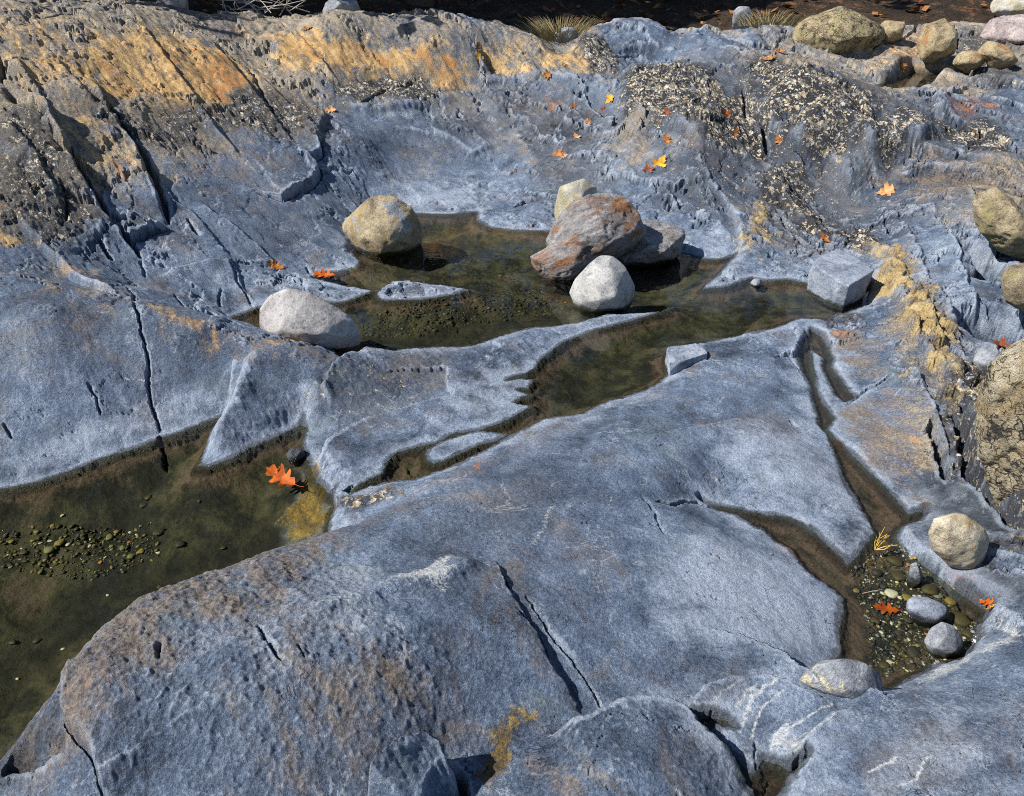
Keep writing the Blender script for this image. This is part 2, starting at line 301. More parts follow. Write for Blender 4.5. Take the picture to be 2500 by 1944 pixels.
# mounds at the right
crack(P_((1586, 190), (1590, 240), (1628, 279), (1639, 337)), .03, .12); crack(P_((1724, 435), (1748, 470), (1771, 507)), .014, .06)
crack(P_((1856, 360), (1862, 388), (1872, 407)), .012, .05); crack(P_((1883, 452), (1890, 480), (1900, 512)), .012, .05); crack(P_((1935, 445), (1960, 442), (1985, 450)), .01, .03)
scarp(P_((1745, 312), (1760, 335), (1785, 372), (1810, 410)), .11, .14, 1); crack(P_((1690, 322), (1715, 345), (1730, 355)), .014, .06)
scarp(P_((1990, 205), (1996, 240), (2020, 258)), .08, .2, 1); crack(P_((1990, 238), (2008, 256)), .03, .1, 3)
for q in [((1850, 100), (1900, 88), (1950, 70), (1960, 40)), ((1910, 95), (1960, 110), (2000, 120)), ((2035, 60), (2045, 100), (2080, 120)), ((2100, 15), (2130, 40), (2184, 30))]:
    crack(P_(*q), .025, .09)
rib(P_((1470, 330), (1490, 400), (1560, 520)), .04, .06); rib(P_((1370, 260), (1340, 340), (1330, 410)), .03, .08)
crack(P_((1655, 445), (1690, 500), (1720, 530)), .012, .04)
scarp(P_((1588, 175), (1592, 240), (1640, 292), (1700, 316), (1780, 328), (1850, 332), (1960, 325), (2000, 290)), .13, .28, 1, .02)
scarp(P_((1300, 200), (1320, 240), (1380, 262), (1450, 275), (1500, 325), (1590, 338)), .06, .25, 1, .03); scarp(P_((1310, 165), (1345, 142), (1400, 138), (1460, 132), (1530, 140)), -.07, .12, 1, .02)
scarp(P_((1625, 345), (1650, 400), (1700, 470), (1760, 520)), .07, .15, 1, .015); scarp(P_((1480, 330), (1510, 400), (1570, 470), (1580, 540)), .05, .15, 1, .02)
scarp(P_((1900, 400), (1960, 380), (2050, 372), (2184, 395)), .06, .3, 1, .03); scarp(P_((1860, 300), (1950, 345), (2060, 345), (2184, 360)), .06, .2, 1, .02)
scarp(P_((1985, 160), (2060, 175), (2184, 185)), .05, .2, 1, .02); scarp(P_((1690, 130), (1760, 150), (1850, 170), (1930, 160)), .05, .15, 1, .02)
# yellow rib and slots by the right edge
scarp(P_((1870, 560), (1905, 640), (1950, 740), (1990, 800)), .05, .2, 1); scarp(P_((1900, 540), (1955, 640), (2010, 760), (2055, 800)), .05, .15, -1)
crack(P_((1955, 700), (1962, 725), (1972, 750)), .02, .05, 4); scarp(P_((2005, 805), (2030, 800), (2060, 800)), .06, .15, 1)
crack(P_((1984, 915), (1995, 955), (2018, 1018)), .028, .14, 10); crack(P_((2040, 880), (2053, 943), (2077, 1008), (2132, 1069), (2176, 1140)), .034, .16, 12)
scarp(P_((2040, 880), (2053, 943), (2077, 1008), (2132, 1069), (2176, 1140)), .10, .3, 1)
crack(P_((1802, 868), (1846, 834), (1900, 802)), .012, .04); crack(P_((1683, 894), (1700, 908)), .008, .02); crack(P_((1680, 755), (1710, 795)), .006, .02)
scarp(P_((1905, 1120), (1960, 1190), (2040, 1245), (2110, 1310), (2184, 1365)), .05, .12, 1); crack(P_((1960, 1205), (2040, 1258), (2110, 1315)), .015, .04)
for q, H_ in [(((1900, 440), (1960, 540), (2010, 640), (2070, 790)), .04), (((1985, 430), (2040, 540), (2085, 640), (2110, 720)), .05), (((2060, 400), (2090, 470), (2130, 560)), .06), (((2000, 800), (2040, 860), (2060, 880)), .05), (((1950, 780), (1990, 880), (2020, 1000)), .05)]:
    scarp(P_(*q), H_, .15, -1, .008)
for q, H_ in [(((300, 55), (370, 150), (440, 250), (520, 340)), .05), (((120, 120), (170, 190), (215, 250)), .04), (((420, 60), (500, 150), (570, 240), (640, 330)), .05), (((40, 130), (90, 210), (130, 290)), .05), (((620, 60), (680, 130), (730, 190)), .04), (((780, 60), (850, 110), (900, 165)), .035), (((880, 70), (940, 120), (985, 180)), .035), (((1090, 85), (1130, 130), (1160, 165)), .03), (((480, 120), (560, 170), (640, 250), (690, 300)), .04), (((20, 260), (80, 340), (140, 450)), .05), (((420, 430), (520, 500), (600, 570)), .035), (((350, 400), (430, 480), (500, 560)), .03)]:
    scarp(P_(*q), H_, .17, -1, .008)
# slab, channel rock, left slab
crack(P_((287, 641), (299, 695), (311, 760), (316, 824), (333, 899), (342, 933), (350, 985)), .009, .05, 30)
for q in [((296, 559), (306, 575), (313, 593)), ((493, 566), (507, 603), (541, 658)), ((374, 626), (391, 650)), ((472, 620), (469, 660)), ((188, 820), (205, 850), (211, 880)), ((10, 905), (24, 935)), ((278, 620), (290, 640))]:
    crack(P_(*q), .009, .025)
scarp(P_((330, 595), (420, 565), (495, 562), (530, 640)), .04, .15, -1)
rib(P_((551, 750), (510, 865), (440, 962)), .07, .06, 6); rib(P_((700, 560 + 265), (660, 860), (640, 900)), .04, .06)
scarp(P_((500, 770), (488, 830), (490, 880)), .05, .1, 1)
scarp(P_((700, 900), (690, 840), (740, 770), (800, 745)), .05, .25, -1)
crack(P_((1394, 1066), (1440, 1078), (1486, 1069), (1530, 1082)), .007, .03); crack(P_((1370, 1055), (1395, 1098), (1421, 1136)), .004, .01)
scarp(P_((1044, 1183), (1074, 1230), (1095, 1271), (1129, 1319), (1156, 1366), (1173, 1428), (1214, 1479), (1251, 1537)), .020, .3, -1, .008)
crack(P_((1070, 1226), (1095, 1271)), .007, .03); crack(P_((1100, 1298), (1129, 1319), (1156, 1366), (1170, 1420)), .006, .025)
rib(P_((1095, 1271), (1150, 1340), (1200, 1430), (1270, 1530)), -.022, .04); crack(P_((1129, 1271), (1173, 1339), (1224, 1411), (1272, 1479), (1295, 1523)), .006, .02)
scarp(P_((630, 1339), (743, 1299), (843, 1275), (911, 1254), (972, 1244), (1040, 1190)), .035, .3, 1, .03)
scarp(P_((1180, 1180), (1220, 1070), (1260, 950), (1290, 905)), .02, .2, -1, .03); scarp(P_((1290, 905), (1360, 930), (1500, 905), (1700, 905)), .015, .2, -1, .02)
crack(P_((556, 1330), (565, 1365), (598, 1412)), .007, .025); crack(P_((340, 1375), (347, 1412)), .01, .02); crack(P_((640, 1380), (652, 1403)), .005, .015)
scarp(P_((772, 1720), (800, 1675), (843, 1642), (908, 1628), (955, 1645), (989, 1696)), .12, .25, -1, .006); crack(P_((955, 1640), (975, 1670), (989, 1710)), .03, .1, 4)
scarp(P_((1163, 1574), (1265, 1547), (1333, 1513), (1401, 1509), (1452, 1530), (1472, 1550), (1530, 1608), (1601, 1666)), .065, .25, -1, .006)
scarp(P_((1450, 1540), (1500, 1470), (1560, 1452), (1640, 1450), (1720, 1485), (1790, 1505)), .035, .2, -1, .008)
scarp(P_((1611, 1660), (1690, 1610), (1760, 1540), (1850, 1500), (1960, 1470), (2060, 1420), (2090, 1340)), .03, .3, -1, .015)
scarp(P_((119, 1462), (146, 1530), (184, 1604), (211, 1666), (225, 1720)), .07, .25, 1); crack(P_((119, 1462), (146, 1530), (184, 1604), (211, 1666), (225, 1720)), .008, .03)
scarp(P_((0, 1650), (70, 1640), (153, 1584)), -.06, .12, 1); crack(P_((1605, 1585), (1610, 1640)), .005, .02)
rib(P_((200, 1420), (230, 1500), (215, 1600)), .02, .05)
# a hollow under the boulders by the right edge
for px_, py_, dep_, rx_, ry_ in ((2135, 680, .50, .17, .15), (2098, 545, .38, .07, .20), (2125, 575, .30, .12, .07), (1845, 118, .20, .22, .07), (1730, 122, .16, .14, .06)):
    q = cast('P', px_, py_); Z -= dep_ * np.exp(-(((wx - q[0]) / rx_) ** 2 + ((wy - q[1]) / ry_) ** 2) ** 2)
q = cast('P', 1835, 105); Z -= .12 * np.exp(-((x - q[0]) ** 2 / .06 + (y - q[1]) ** 2 / .02))

# ------------------------------------------------------------------ stains, rock kinds and painted tone, each with its own outline
def zone(soft, *polys, amt=1.0):
    m = np.zeros(x.shape)
    for q in polys:
        Pn = L('P', *q); ix = near(wx, wy, Pn, soft * 2 + .25)
        k_ = .5 + .5 * hill0[ix]; sf = soft * (1 + .9 * hill0[ix]); s = poly_sd(wx[ix] + .14 * k_ * jx[ix], wy[ix] + .14 * k_ * jy[ix], Pn); m[ix] = np.maximum(m[ix], amt * (1 - sst(-sf, sf, s)))
    return m
def streak(w, *lines, amt=1.0):
    m = np.zeros(x.shape)
    for q in lines:
        Ln = L('P', *q); ix = near(wx, wy, Ln, w * 3); d, sg, t = line_dist(wx[ix], wy[ix], Ln)
        m[ix] = np.maximum(m[ix], amt * np.exp(-(d / w) ** 2) * np.clip(np.minimum(t, 1 - t) * 6, 0.0, 1))
    return m
jx = fbm(x, y, 2.6, 6, 41, .6); jy = fbm(x, y, 2.6, 6, 47, .6); hill0 = sst(3.2, 5.2, y)
lx, ly = .57, -.82                                     # lineation in plan
al = x * lx + y * ly; ac = -x * ly + y * lx
ochre = np.maximum.reduce([
  zone(.16, [(40, 150), (180, 90), (300, 60), (420, 90), (520, 140), (560, 200), (470, 235), (420, 270), (330, 240), (260, 200), (200, 215), (140, 170), (60, 190)], amt=.75),
  zone(.10, [(120, 190), (200, 170), (290, 170), (300, 205), (230, 215)], [(400, 120), (470, 150), (530, 205), (520, 225), (440, 230), (400, 180)], amt=1.0),
  zone(.10, [(530, 70), (700, 80), (850, 95), (960, 120), (1000, 180), (960, 195), (900, 150), (840, 165), (760, 165), (640, 160), (600, 110)], amt=.92),
  zone(.08, [(1040, 90), (1110, 85), (1130, 160), (1080, 155)], [(1150, 120), (1240, 80), (1250, 140), (1200, 150)], amt=.75),
  zone(.12, [(0, 20), (200, 40), (160, 130), (0, 180)], amt=.42), zone(.15, [(100, 250), (190, 230), (250, 320), (290, 420), (240, 420), (170, 330)], amt=.5),
  zone(.12, [(1860, 90), (2000, 60), (2060, 130), (1980, 140), (1880, 130)], amt=.55), zone(.05, [(0, 460), (45, 470), (50, 530), (0, 520)], amt=.7),
  zone(.05, [(290, 640), (350, 655), (480, 692), (500, 712), (420, 720), (330, 690)], amt=.5), zone(.04, [(540, 700), (640, 710), (690, 745), (600, 750)], amt=.45),
  zone(.05, [(110, 560), (170, 585), (230, 610), (180, 605)], amt=.75)])
rust = np.maximum.reduce([
  streak(.06, [(400, 100), (460, 160), (505, 215)], [(440, 105), (500, 165), (540, 215)], [(330, 90), (370, 140), (410, 200)], [(200, 120), (250, 165), (295, 205)], [(640, 95), (680, 130), (720, 165)], [(860, 90), (910, 130), (960, 180)], [(910, 85), (960, 130), (1000, 182)], [(760, 90), (800, 120), (840, 155)], [(245, 350), (255, 380), (265, 410)], amt=.55),
  zone(.10, [(420, 160), (480, 150), (530, 190), (545, 225), (470, 240), (430, 200)], amt=.62), zone(.08, [(900, 130), (960, 130), (1000, 180), (950, 185)], amt=.5), zone(.08, [(210, 185), (290, 175), (300, 205), (230, 210)], amt=.5), zone(.05, [(235, 360), (265, 385), (260, 410), (240, 390)], amt=.6),
  zone(.07, [(2020, 205), (2080, 210), (2110, 240), (2080, 262), (2010, 250)], amt=.58), zone(.04, [(1160, 212), (1190, 205), (1185, 240), (1165, 245)], amt=.7),
  streak(.025, [(1768, 925), (1800, 965), (1850, 1035), (1900, 1090), (1920, 1110)], amt=1.3), streak(.03, [(1640, 1120), (1690, 1165), (1730, 1210), (1760, 1240)], amt=.8),
  streak(.02, [(1019, 950), (1022, 990), (1018, 1040)], amt=.42), streak(.012, [(1085, 922), (1110, 920)], amt=.6), zone(.02, [(1935, 925), (1950, 940), (1945, 955)], amt=.8),
  zone(.04, [(205, 1435), (235, 1440), (225, 1540), (210, 1600)], amt=.33), zone(.03, [(125, 1450), (150, 1500), (170, 1570), (150, 1530)], amt=.4),
  zone(.05, [(1750, 735), (1790, 700), (1840, 720), (1800, 735)], amt=.5), zone(.03, [(2060, 1215), (2105, 1270), (2095, 1290), (2050, 1240)], amt=.6)])
brown = np.maximum.reduce([
  zone(.15, [(120, 1400), (300, 1270), (640, 1150), (760, 1130), (740, 1230), (560, 1330), (420, 1380), (300, 1500), (260, 1698), (60, 1698)], amt=.74),
  zone(.28, [(560, 1400), (820, 1360), (960, 1450), (940, 1600), (800, 1640), (560, 1680), (480, 1500)], amt=.72), zone(.06, [(1140, 1420), (1180, 1440), (1150, 1480), (1120, 1470)], amt=.55),
  zone(.10, [(290, 640), (500, 700), (720, 750), (600, 780), (440, 740), (320, 700)], amt=.6), zone(.08, [(510, 740), (560, 750), (560, 800), (500, 830)], [(590, 740), (740, 745), (730, 800), (620, 800)], amt=.6),
  zone(.07, [(1755, 715), (1850, 700), (1900, 790), (1840, 830)], [(1790, 880), (1880, 830), (1990, 980), (1940, 1080), (1850, 980)], amt=.75),
  zone(.18, [(1880, 380), (2000, 340), (2184, 320), (2184, 430), (2050, 440), (1960, 440)], amt=.75), zone(.12, [(1150, 1620), (1250, 1600), (1320, 1698), (1140, 1698)], amt=.7),
  zone(.10, [(560, 470), (680, 480), (760, 550), (640, 560)], amt=.35), zone(.1, [(1060, 300), (1110, 290), (1160, 370), (1100, 380)], amt=.6), zone(.08, [(1750, 310), (1830, 320), (1870, 380), (1820, 400)], amt=.55),
  zone(.07, [(1460, 770), (1500, 750), (1500, 790), (1470, 810)], amt=.7), zone(.2, [(60, 560), (260, 650), (240, 760), (40, 660)], amt=.5), zone(.2, [(360, 300), (560, 320), (640, 420), (480, 440), (400, 400)], amt=.5), zone(.15, [(1040, 200), (1230, 200), (1200, 300), (1080, 280)], amt=.5), zone(.15, [(0, 1560), (120, 1480), (170, 1600), (40, 1690)], amt=.65)])
crust = np.maximum.reduce([
  zone(.08, [(1995, 810), (2080, 790), (2100, 1000), (2060, 990), (2010, 930)], amt=.55),
  zone(.15, [(1300, 150), (1600, 120), (2000, 230), (2184, 300), (2184, 350), (1900, 350), (1780, 520), (1640, 520), (1480, 400), (1310, 300)], amt=.30),
  zone(.05, [(1236, 85), (1298, 95), (1304, 150), (1250, 160)], amt=.9),
  zone(.10, [(1300, 210), (1345, 150), (1450, 140), (1530, 165), (1590, 230), (1650, 330), (1590, 335), (1500, 320), (1450, 260), (1380, 255), (1310, 260)], amt=1.0),
  zone(.07, [(1590, 190), (1650, 122), (1720, 155), (1850, 205), (1990, 285), (1960, 320), (1850, 325), (1700, 310), (1640, 270)], amt=1.0),
  zone(.09, [(1985, 275), (2070, 262), (2184, 315), (2184, 335), (2000, 318)], amt=.9), zone(.06, [(1625, 345), (1690, 332), (1735, 400), (1785, 505), (1770, 515), (1700, 470), (1640, 400)], amt=.85),
  zone(.05, [(1790, 510), (1840, 480), (1880, 500), (1880, 540), (1800, 530)], amt=.8), zone(.10, [(2060, 790), (2110, 760), (2184, 720), (2184, 1170), (2120, 1060), (2070, 980)], amt=1.0),
  zone(.04, [(1990, 915), (2030, 900), (2050, 1000), (2100, 1080), (2030, 1020)], amt=.7), zone(.10, [(1460, 340), (1500, 330), (1580, 520), (1530, 480)], amt=.45),
  zone(.12, [(0, 225), (90, 260), (150, 330), (180, 400), (170, 500), (90, 560), (0, 440)], amt=.62), zone(.12, [(150, 230), (330, 250), (480, 232), (560, 205), (620, 205), (690, 260), (690, 300), (560, 300), (450, 290), (330, 330), (240, 280)], amt=.62),
  zone(.06, [(700, 205), (800, 162), (900, 165), (985, 198), (950, 215), (880, 232), (720, 238)], amt=.7), zone(.10, [(740, 770), (800, 740), (1000, 715), (1020, 760), (880, 840), (720, 900), (670, 930), (680, 850)], amt=.26),
  zone(.04, [(715, 1065), (760, 1045), (830, 1035), (850, 1050), (760, 1080), (720, 1095)], amt=.6), zone(.1, [(1880, 120), (2000, 130), (2100, 160), (1990, 150)], amt=.5), zone(.15, [(2000, 60), (2184, 80), (2184, 200), (2060, 170)], amt=.5),
  zone(.04, [(1745, 690), (1800, 668), (1830, 680), (1760, 712)], amt=.6)])
yellow = np.maximum.reduce([
  zone(.08, [(2000, 790), (2070, 790), (2080, 860), (2030, 880)], amt=.6), zone(.1, [(1960, 560), (2010, 640), (2060, 740), (2100, 790), (2040, 790)], amt=.42),
  zone(.06, [(1855, 540), (1905, 530), (1965, 570), (2000, 680), (2055, 785), (2000, 795), (1950, 740), (1905, 640), (1870, 600)], amt=1.0), zone(.08, [(1900, 640), (1960, 760), (1990, 860), (1960, 870), (1920, 780)], amt=.5),
  zone(.07, [(1582, 445), (1630, 430), (1645, 500), (1625, 565), (1590, 540)], amt=.75), zone(.06, [(2100, 760), (2184, 740), (2184, 1120), (2120, 1000)], amt=.45)])
white = np.maximum.reduce([
  zone(.035, [(830, 1272), (870, 1235), (930, 1210), (1000, 1195), (1030, 1200), (970, 1242), (910, 1254)], amt=.8), zone(.02, [(650, 1330), (700, 1300), (770, 1285), (740, 1302)], amt=.6),  # sunlit look of the slab's step put into the colour as white strips
  zone(.012, [(1640, 1640), (1670, 1570), (1720, 1540), (1700, 1590)], [(1670, 1620), (1720, 1570), (1770, 1545), (1720, 1600)], amt=.8), zone(.02, [(1935, 1460), (1960, 1435), (2000, 1425), (2040, 1410), (2020, 1450)], [(2040, 1420), (2070, 1370), (2095, 1330), (2110, 1350), (2080, 1410)], amt=.8),
  streak(.008, [(1575, 1580), (1600, 1500), (1640, 1470), (1680, 1455)], [(1560, 1530), (1590, 1490), (1620, 1465)], amt=.8), streak(.004, [(1890, 1682), (1945, 1660), (1972, 1615), (1995, 1622)], [(1840, 1660), (1880, 1630), (1920, 1617)], amt=.9),
  streak(.012, [(1130, 1180), (1140, 1165), (1160, 1120), (1190, 1060)], amt=.5), streak(.006, [(1250, 1175), (1290, 1110), (1310, 1040)], amt=.4), streak(.004, [(1224, 1411), (1272, 1479), (1295, 1523)], [(260, 812), (300, 812), (316, 808)], amt=.8),
  streak(.005, [(1500, 1535), (1540, 1490), (1590, 1460)], [(1590, 1600), (1625, 1520), (1680, 1475)], [(1640, 1600), (1680, 1560), (1740, 1525), (1800, 1500)], [(1690, 1620), (1730, 1575), (1790, 1535)], [(2050, 1400), (2075, 1360), (2088, 1325)], [(2065, 1405), (2090, 1365), (2100, 1335)], amt=.75),
  streak(.015, [(140, 0), (110, 40), (80, 110)], amt=.25), zone(.05, [(805, 255), (860, 245), (880, 265), (840, 275)], amt=.5)])  # faint grey streak down the upper left ledge; pale patch on the bench
pale = np.maximum.reduce([
  .75 * np.exp(-np.maximum(shore, 0) / .09), zone(.15, [(0, 960), (340, 860), (470, 840), (480, 880), (0, 1040)], amt=.75),
  zone(.25, [(1500, 1150), (1700, 1200), (1790, 1300), (1700, 1430), (1450, 1350), (1400, 1200)], amt=.85), zone(.2, [(1500, 950), (1750, 920), (1840, 1120), (1700, 1080)], amt=.75), zone(.2, [(800, 380), (1050, 380), (1020, 450), (880, 450)], amt=.8),
  zone(.15, [(1000, 800), (1130, 800), (1100, 880), (900, 930)], amt=.6), zone(.12, [(1480, 480), (1570, 500), (1560, 550), (1480, 530)], amt=.7), zone(.1, [(1990, 580), (2060, 600), (2100, 720), (2060, 760)], amt=.5),
  zone(.2, [(1950, 1550), (2184, 1500), (2184, 1698), (1900, 1698)], amt=.45), zone(.1, [(450, 960), (520, 900), (620, 880), (600, 920)], amt=.6), zone(.1, [(540, 590), (700, 610), (790, 625), (600, 640)], amt=.6)])
wet = np.maximum.reduce([(1 - sst(.006, .026, shore + .030 * jx * np.abs(jy))) * sst(-.05, -.015, shore), zone(.03, [(1480, 1520), (1550, 1460), (1600, 1460), (1570, 1540)], amt=.55), zone(.05, [(990, 1698), (1010, 1620), (1100, 1570), (1170, 1560), (1080, 1640), (1050, 1698)], amt=.8),
  zone(.05, [(1150, 1380), (1190, 1390), (1280, 1500), (1250, 1530), (1190, 1450)], amt=.75), zone(.05, [(0, 1640), (20, 1570), (140, 1590), (60, 1650), (0, 1690)], amt=.9), zone(.02, [(1690, 1600), (1740, 1560), (1790, 1530), (1750, 1580)], amt=.7),
  zone(.03, [(1950, 1060), (2010, 1000), (2000, 1060), (1950, 1110)], amt=.7), zone(.06, [(2010, 1010), (2090, 1080), (2184, 1200), (2184, 1340), (2060, 1230), (1980, 1110)], amt=.55)])
algae = np.maximum.reduce([zone(.05, [(640, 1000), (680, 1030), (720, 1060), (690, 1110), (620, 1150), (600, 1110), (625, 1060)], amt=1.0), .8 * zone(.05, [(990, 1698), (1010, 1620), (1100, 1570), (1170, 1520), (1080, 1640), (1050, 1698)])])
slate = np.maximum.reduce([
  zone(.2, [(1290, 130), (1600, 105), (2184, 190), (2184, 470), (1900, 510), (1650, 540), (1540, 430), (1400, 450), (1290, 330)], amt=.62), zone(.25, [(130, 1400), (560, 1180), (800, 1260), (900, 1560), (560, 1698), (230, 1698)], amt=.32), zone(.2, [(0, 620), (290, 650), (500, 710), (460, 800), (0, 760)], amt=.32),
  zone(.15, [(1900, 430), (2184, 380), (2300, 700), (2110, 560), (2060, 440)], amt=.55), zone(.1, [(1830, 640), (1900, 640), (1960, 760), (1990, 900), (1950, 860), (1880, 740)], amt=.6),
  zone(.15, [(880, 240), (1000, 210), (1060, 180), (1260, 190), (1310, 260), (1340, 400), (1200, 440), (1120, 380), (1080, 320), (960, 300)], amt=.75), zone(.15, [(1300, 110), (1600, 110), (1640, 140), (1600, 190), (1330, 170)], amt=.4),
  zone(.15, [(1640, 330), (1990, 320), (2184, 340), (2184, 420), (1950, 400), (1880, 440), (1760, 440)], amt=.65), zone(.15, [(1300, 260), (1480, 260), (1600, 400), (1600, 470), (1430, 460), (1340, 400)], amt=.6), zone(.12, [(1600, 400), (1700, 420), (1790, 520), (1660, 560), (1620, 480)], amt=.6),
  zone(.08, [(1985, 890), (2060, 880), (2184, 1150), (2184, 1340), (2040, 1200), (1940, 1110)], amt=.9), zone(.2, [(740, 420), (690, 330), (600, 430), (450, 450), (500, 520), (700, 560)], amt=.4), zone(.15, [(740, 260), (950, 280), (1040, 340), (860, 330)], amt=.6),
  zone(.2, [(850, 1160), (1050, 1000), (1250, 960), (1150, 1160), (1000, 1200)], amt=.42), zone(.1, [(560, 1580), (950, 1600), (960, 1698), (700, 1698)], amt=.7), zone(.08, [(1450, 1420), (1640, 1430), (1560, 1500)], amt=.5), zone(.15, [(700, 780), (1000, 730), (960, 840), (720, 960)], amt=.55),
  zone(.15, [(100, 560), (480, 700), (460, 800), (60, 720)], amt=.35), zone(.15, [(0, 230), (220, 280), (300, 500), (150, 560), (0, 480)], amt=.55), zone(.12, [(1990, 180), (2184, 180), (2184, 320), (2000, 280)], amt=.5), zone(.15, [(330, 300), (560, 310), (700, 420), (560, 460), (400, 400)], amt=.35), zone(.1, [(1850, 700), (1990, 830), (1990, 930), (1900, 800)], amt=.5)])
tan = np.maximum.reduce([
  zone(.2, [(1950, 420), (2184, 330), (2300, 480), (2100, 470), (2000, 480)], amt=.6), zone(.12, [(1880, 700), (1960, 790), (2010, 960), (1960, 1060), (1900, 900)], amt=.55),
  zone(.20, [(-100, -60), (400, -20), (720, -10), (1000, 50), (1300, 30), (1310, 150), (1240, 170), (1060, 175), (1000, 205), (880, 225), (700, 240), (690, 300), (560, 310), (440, 300), (400, 340), (330, 420), (240, 440), (100, 520), (-100, 480)], amt=.72),
  zone(.20, [(1600, 100), (1700, 0), (2300, -40), (2300, 160), (2000, 200), (1850, 200), (1750, 170), (1640, 200)], amt=.62), zone(.2, [(1290, 30), (1680, 40), (1660, 80), (1300, 75)], amt=.45), zone(.2, [(2060, 700), (2300, 690), (2300, 1150), (2160, 1150)], amt=.6),
  zone(.2, [(100, 560), (290, 640), (200, 640), (60, 600)], amt=.5), zone(.12, [(1840, 500), (1980, 560), (2070, 790), (1990, 900), (1900, 760)], amt=.5), zone(.12, [(1300, 230), (1380, 260), (1360, 340), (1310, 330)], amt=.45)])

# ------------------------------------------------------------------ relief noise
front = sst(5.2, 3.0, y); hill = 1 - front
damp = .25 + .75 * sst(0.0, .10, np.abs(shore)); dry = (bed < .5)
n_big = fbm(x, y, 1.7, 4, 61, .5)
def saw(c, duty=.86):
    f = c - np.floor(c); return f * (1 - sst(duty, 1.0, f))
def veins(f, seed, eps):                               # thin wandering cracks
    n = np.abs(fbm(x + .06 * jx, y + .06 * jy, f, 4, seed, .6)); return 1 - sst(eps * .4, eps, n)
rg = 1 - np.abs(fbm(al * 2.0, ac * 9, 1, 4, 71, .6)) * 1.6
bigm = fbm(x, y, 1.3, 3, 63)
strat = saw(ac * 5.5 + 2.2 * fbm(al * .5, ac * 1.2, 1, 5, 73, .6)) * (.3 + .9 * np.clip(bigm + .35, 0, 1)) + .35 * saw(ac * 15 + 2.2 * fbm(al * 1.2, ac * 3, 1, 5, 75, .62)) * np.clip(.4 - bigm, 0, 1)
ter = fbm(x, y, 3.2, 5, 81, .58, lod); tq = ter * 8; terq = (np.floor(tq) + sst(.80, 1.0, tq - np.floor(tq))) / 8
ter2 = fbm(al * 1.0, ac * 1.7, 7, 4, 84, .6, lod); tq2 = ter2 * 7; terq2 = (np.floor(tq2) + sst(.8, 1.0, tq2 - np.floor(tq2))) / 7
flk = fbm(al * 9, ac * 24, 1, 3, 87, .6, lod * 18)
c1, c2, cid = worley(al * 13 + .9 * jx, ac * 24 + .9 * jy, 91); cell = np.clip((c2 - c1) * 2.2, 0, 1) * (.2 + .8 * cid)
c3, c4, cid2 = worley(al * 4.5 + .9 * jx, ac * 8 + .9 * jy, 95); slabq = np.clip((c4 - c3) * 3, 0, 1) * (.2 + .8 * cid2)
fine = fbm(x, y, 46, 5, 101, .70, lod)
midn = fbm(x, y, 11, 3, 83, .55, lod)
smooth_face = np.maximum(.8 * zone(.2, [(350, 340), (560, 320), (690, 400), (760, 540), (700, 575), (560, 600), (440, 620), (330, 600), (380, 480)]), np.maximum(zone(.3, [(760, 250), (1000, 300), (1080, 400), (1020, 455), (890, 455), (800, 430), (740, 330)]), zone(.2, [(1480, 440), (1570, 460), (1560, 550), (1480, 530)])))
h_ = hill * (1 - .7 * smooth_face)
rightm = zone(.15, [(1850, 520), (2300, 470), (2300, 1300), (2100, 1200), (2010, 1050), (1990, 930), (1960, 850), (1880, 650)])
blk = np.clip(h_ + rightm * front, 0, 1) * (1 - .45 * np.clip(ochre * 1.2, 0, 1)) * (1 - .8 * smooth_face)
F1 = facets(al * .75 + .35 * jx, ac * 3.0 + .5 * jy, 141, .022, .020, .050, .022); F2 = facets(al * 2.6 + .4 * jx, ac * 7.5 + .6 * jy, 143, .007, .006, .012, .004); F3 = facets(al * 11 + .6 * jx, ac * 22 + .6 * jy, 145, .004, .003, .005, .002)
calm = zone(.15, [(1020, 990), (1300, 880), (1700, 720), (1850, 1100), (1780, 1420), (1500, 1450), (1300, 1480), (1150, 1250)]); calm = np.maximum(calm, zone(.15, [(1650, 1700), (1750, 1580), (2184, 1380), (2300, 1760), (1640, 1760)])); qf = front * (1 - .75 * calm)
dZ = n_big * (.012 * h_ + .007 * front) * damp + (terq * (.008 * front + .012 * h_) + terq2 * (.003 * qf + .003 * h_) + .0015 * midn * (1 - calm)) * damp
dZ += blk * (F1 * (1 + .6 * rightm) + F2 * (.35 + .9 * sst(-.1, .25, bigm)) + F3 * (.1 + .5 * crust)) * damp
dZ += h_ * (strat * .010 + rg * .004 + flk * .002) * damp + crust * (cell * .013 + slabq * .020 + fine * .005) * damp
dZ += fine * (.0022 * qf + .0009 * calm + .0026 * h_) * (.4 + .6 * damp) * (1 + brown * .3)
dZ -= (veins(.8, 131, .006) * .012 * h_ + veins(.9, 137, .003) * .008 * front) * damp
dZ += yellow * (slabq * .030 + cell * .012 + F2 * 1.2)
hump = zone(.2, [(150, 1380), (700, 1200), (950, 1350), (950, 1600), (260, 1698), (120, 1500)]); dZ += hump * (.008 * fbm(x, y, 8, 5, 111, .62) + .003 * fine)
Z = Z + np.where(dry, dZ, dZ * .3 + .012 * fbm(x, y, 6, 4, 121, .55) * (shore < -.03))
for nm, Pn, lv, dm, Ld, isl in POOLS:                  # keep the banks above and the bed below their water
    s = SD[nm]; o = (s > .012) & (s < .06); Z[o] = np.maximum(Z[o], lv + .003 + .05 * (s[o] - .012))
    i = s < -.012; Z[i] = np.minimum(Z[i], lv - .006)
ZG = Z.reshape(NV, NU)
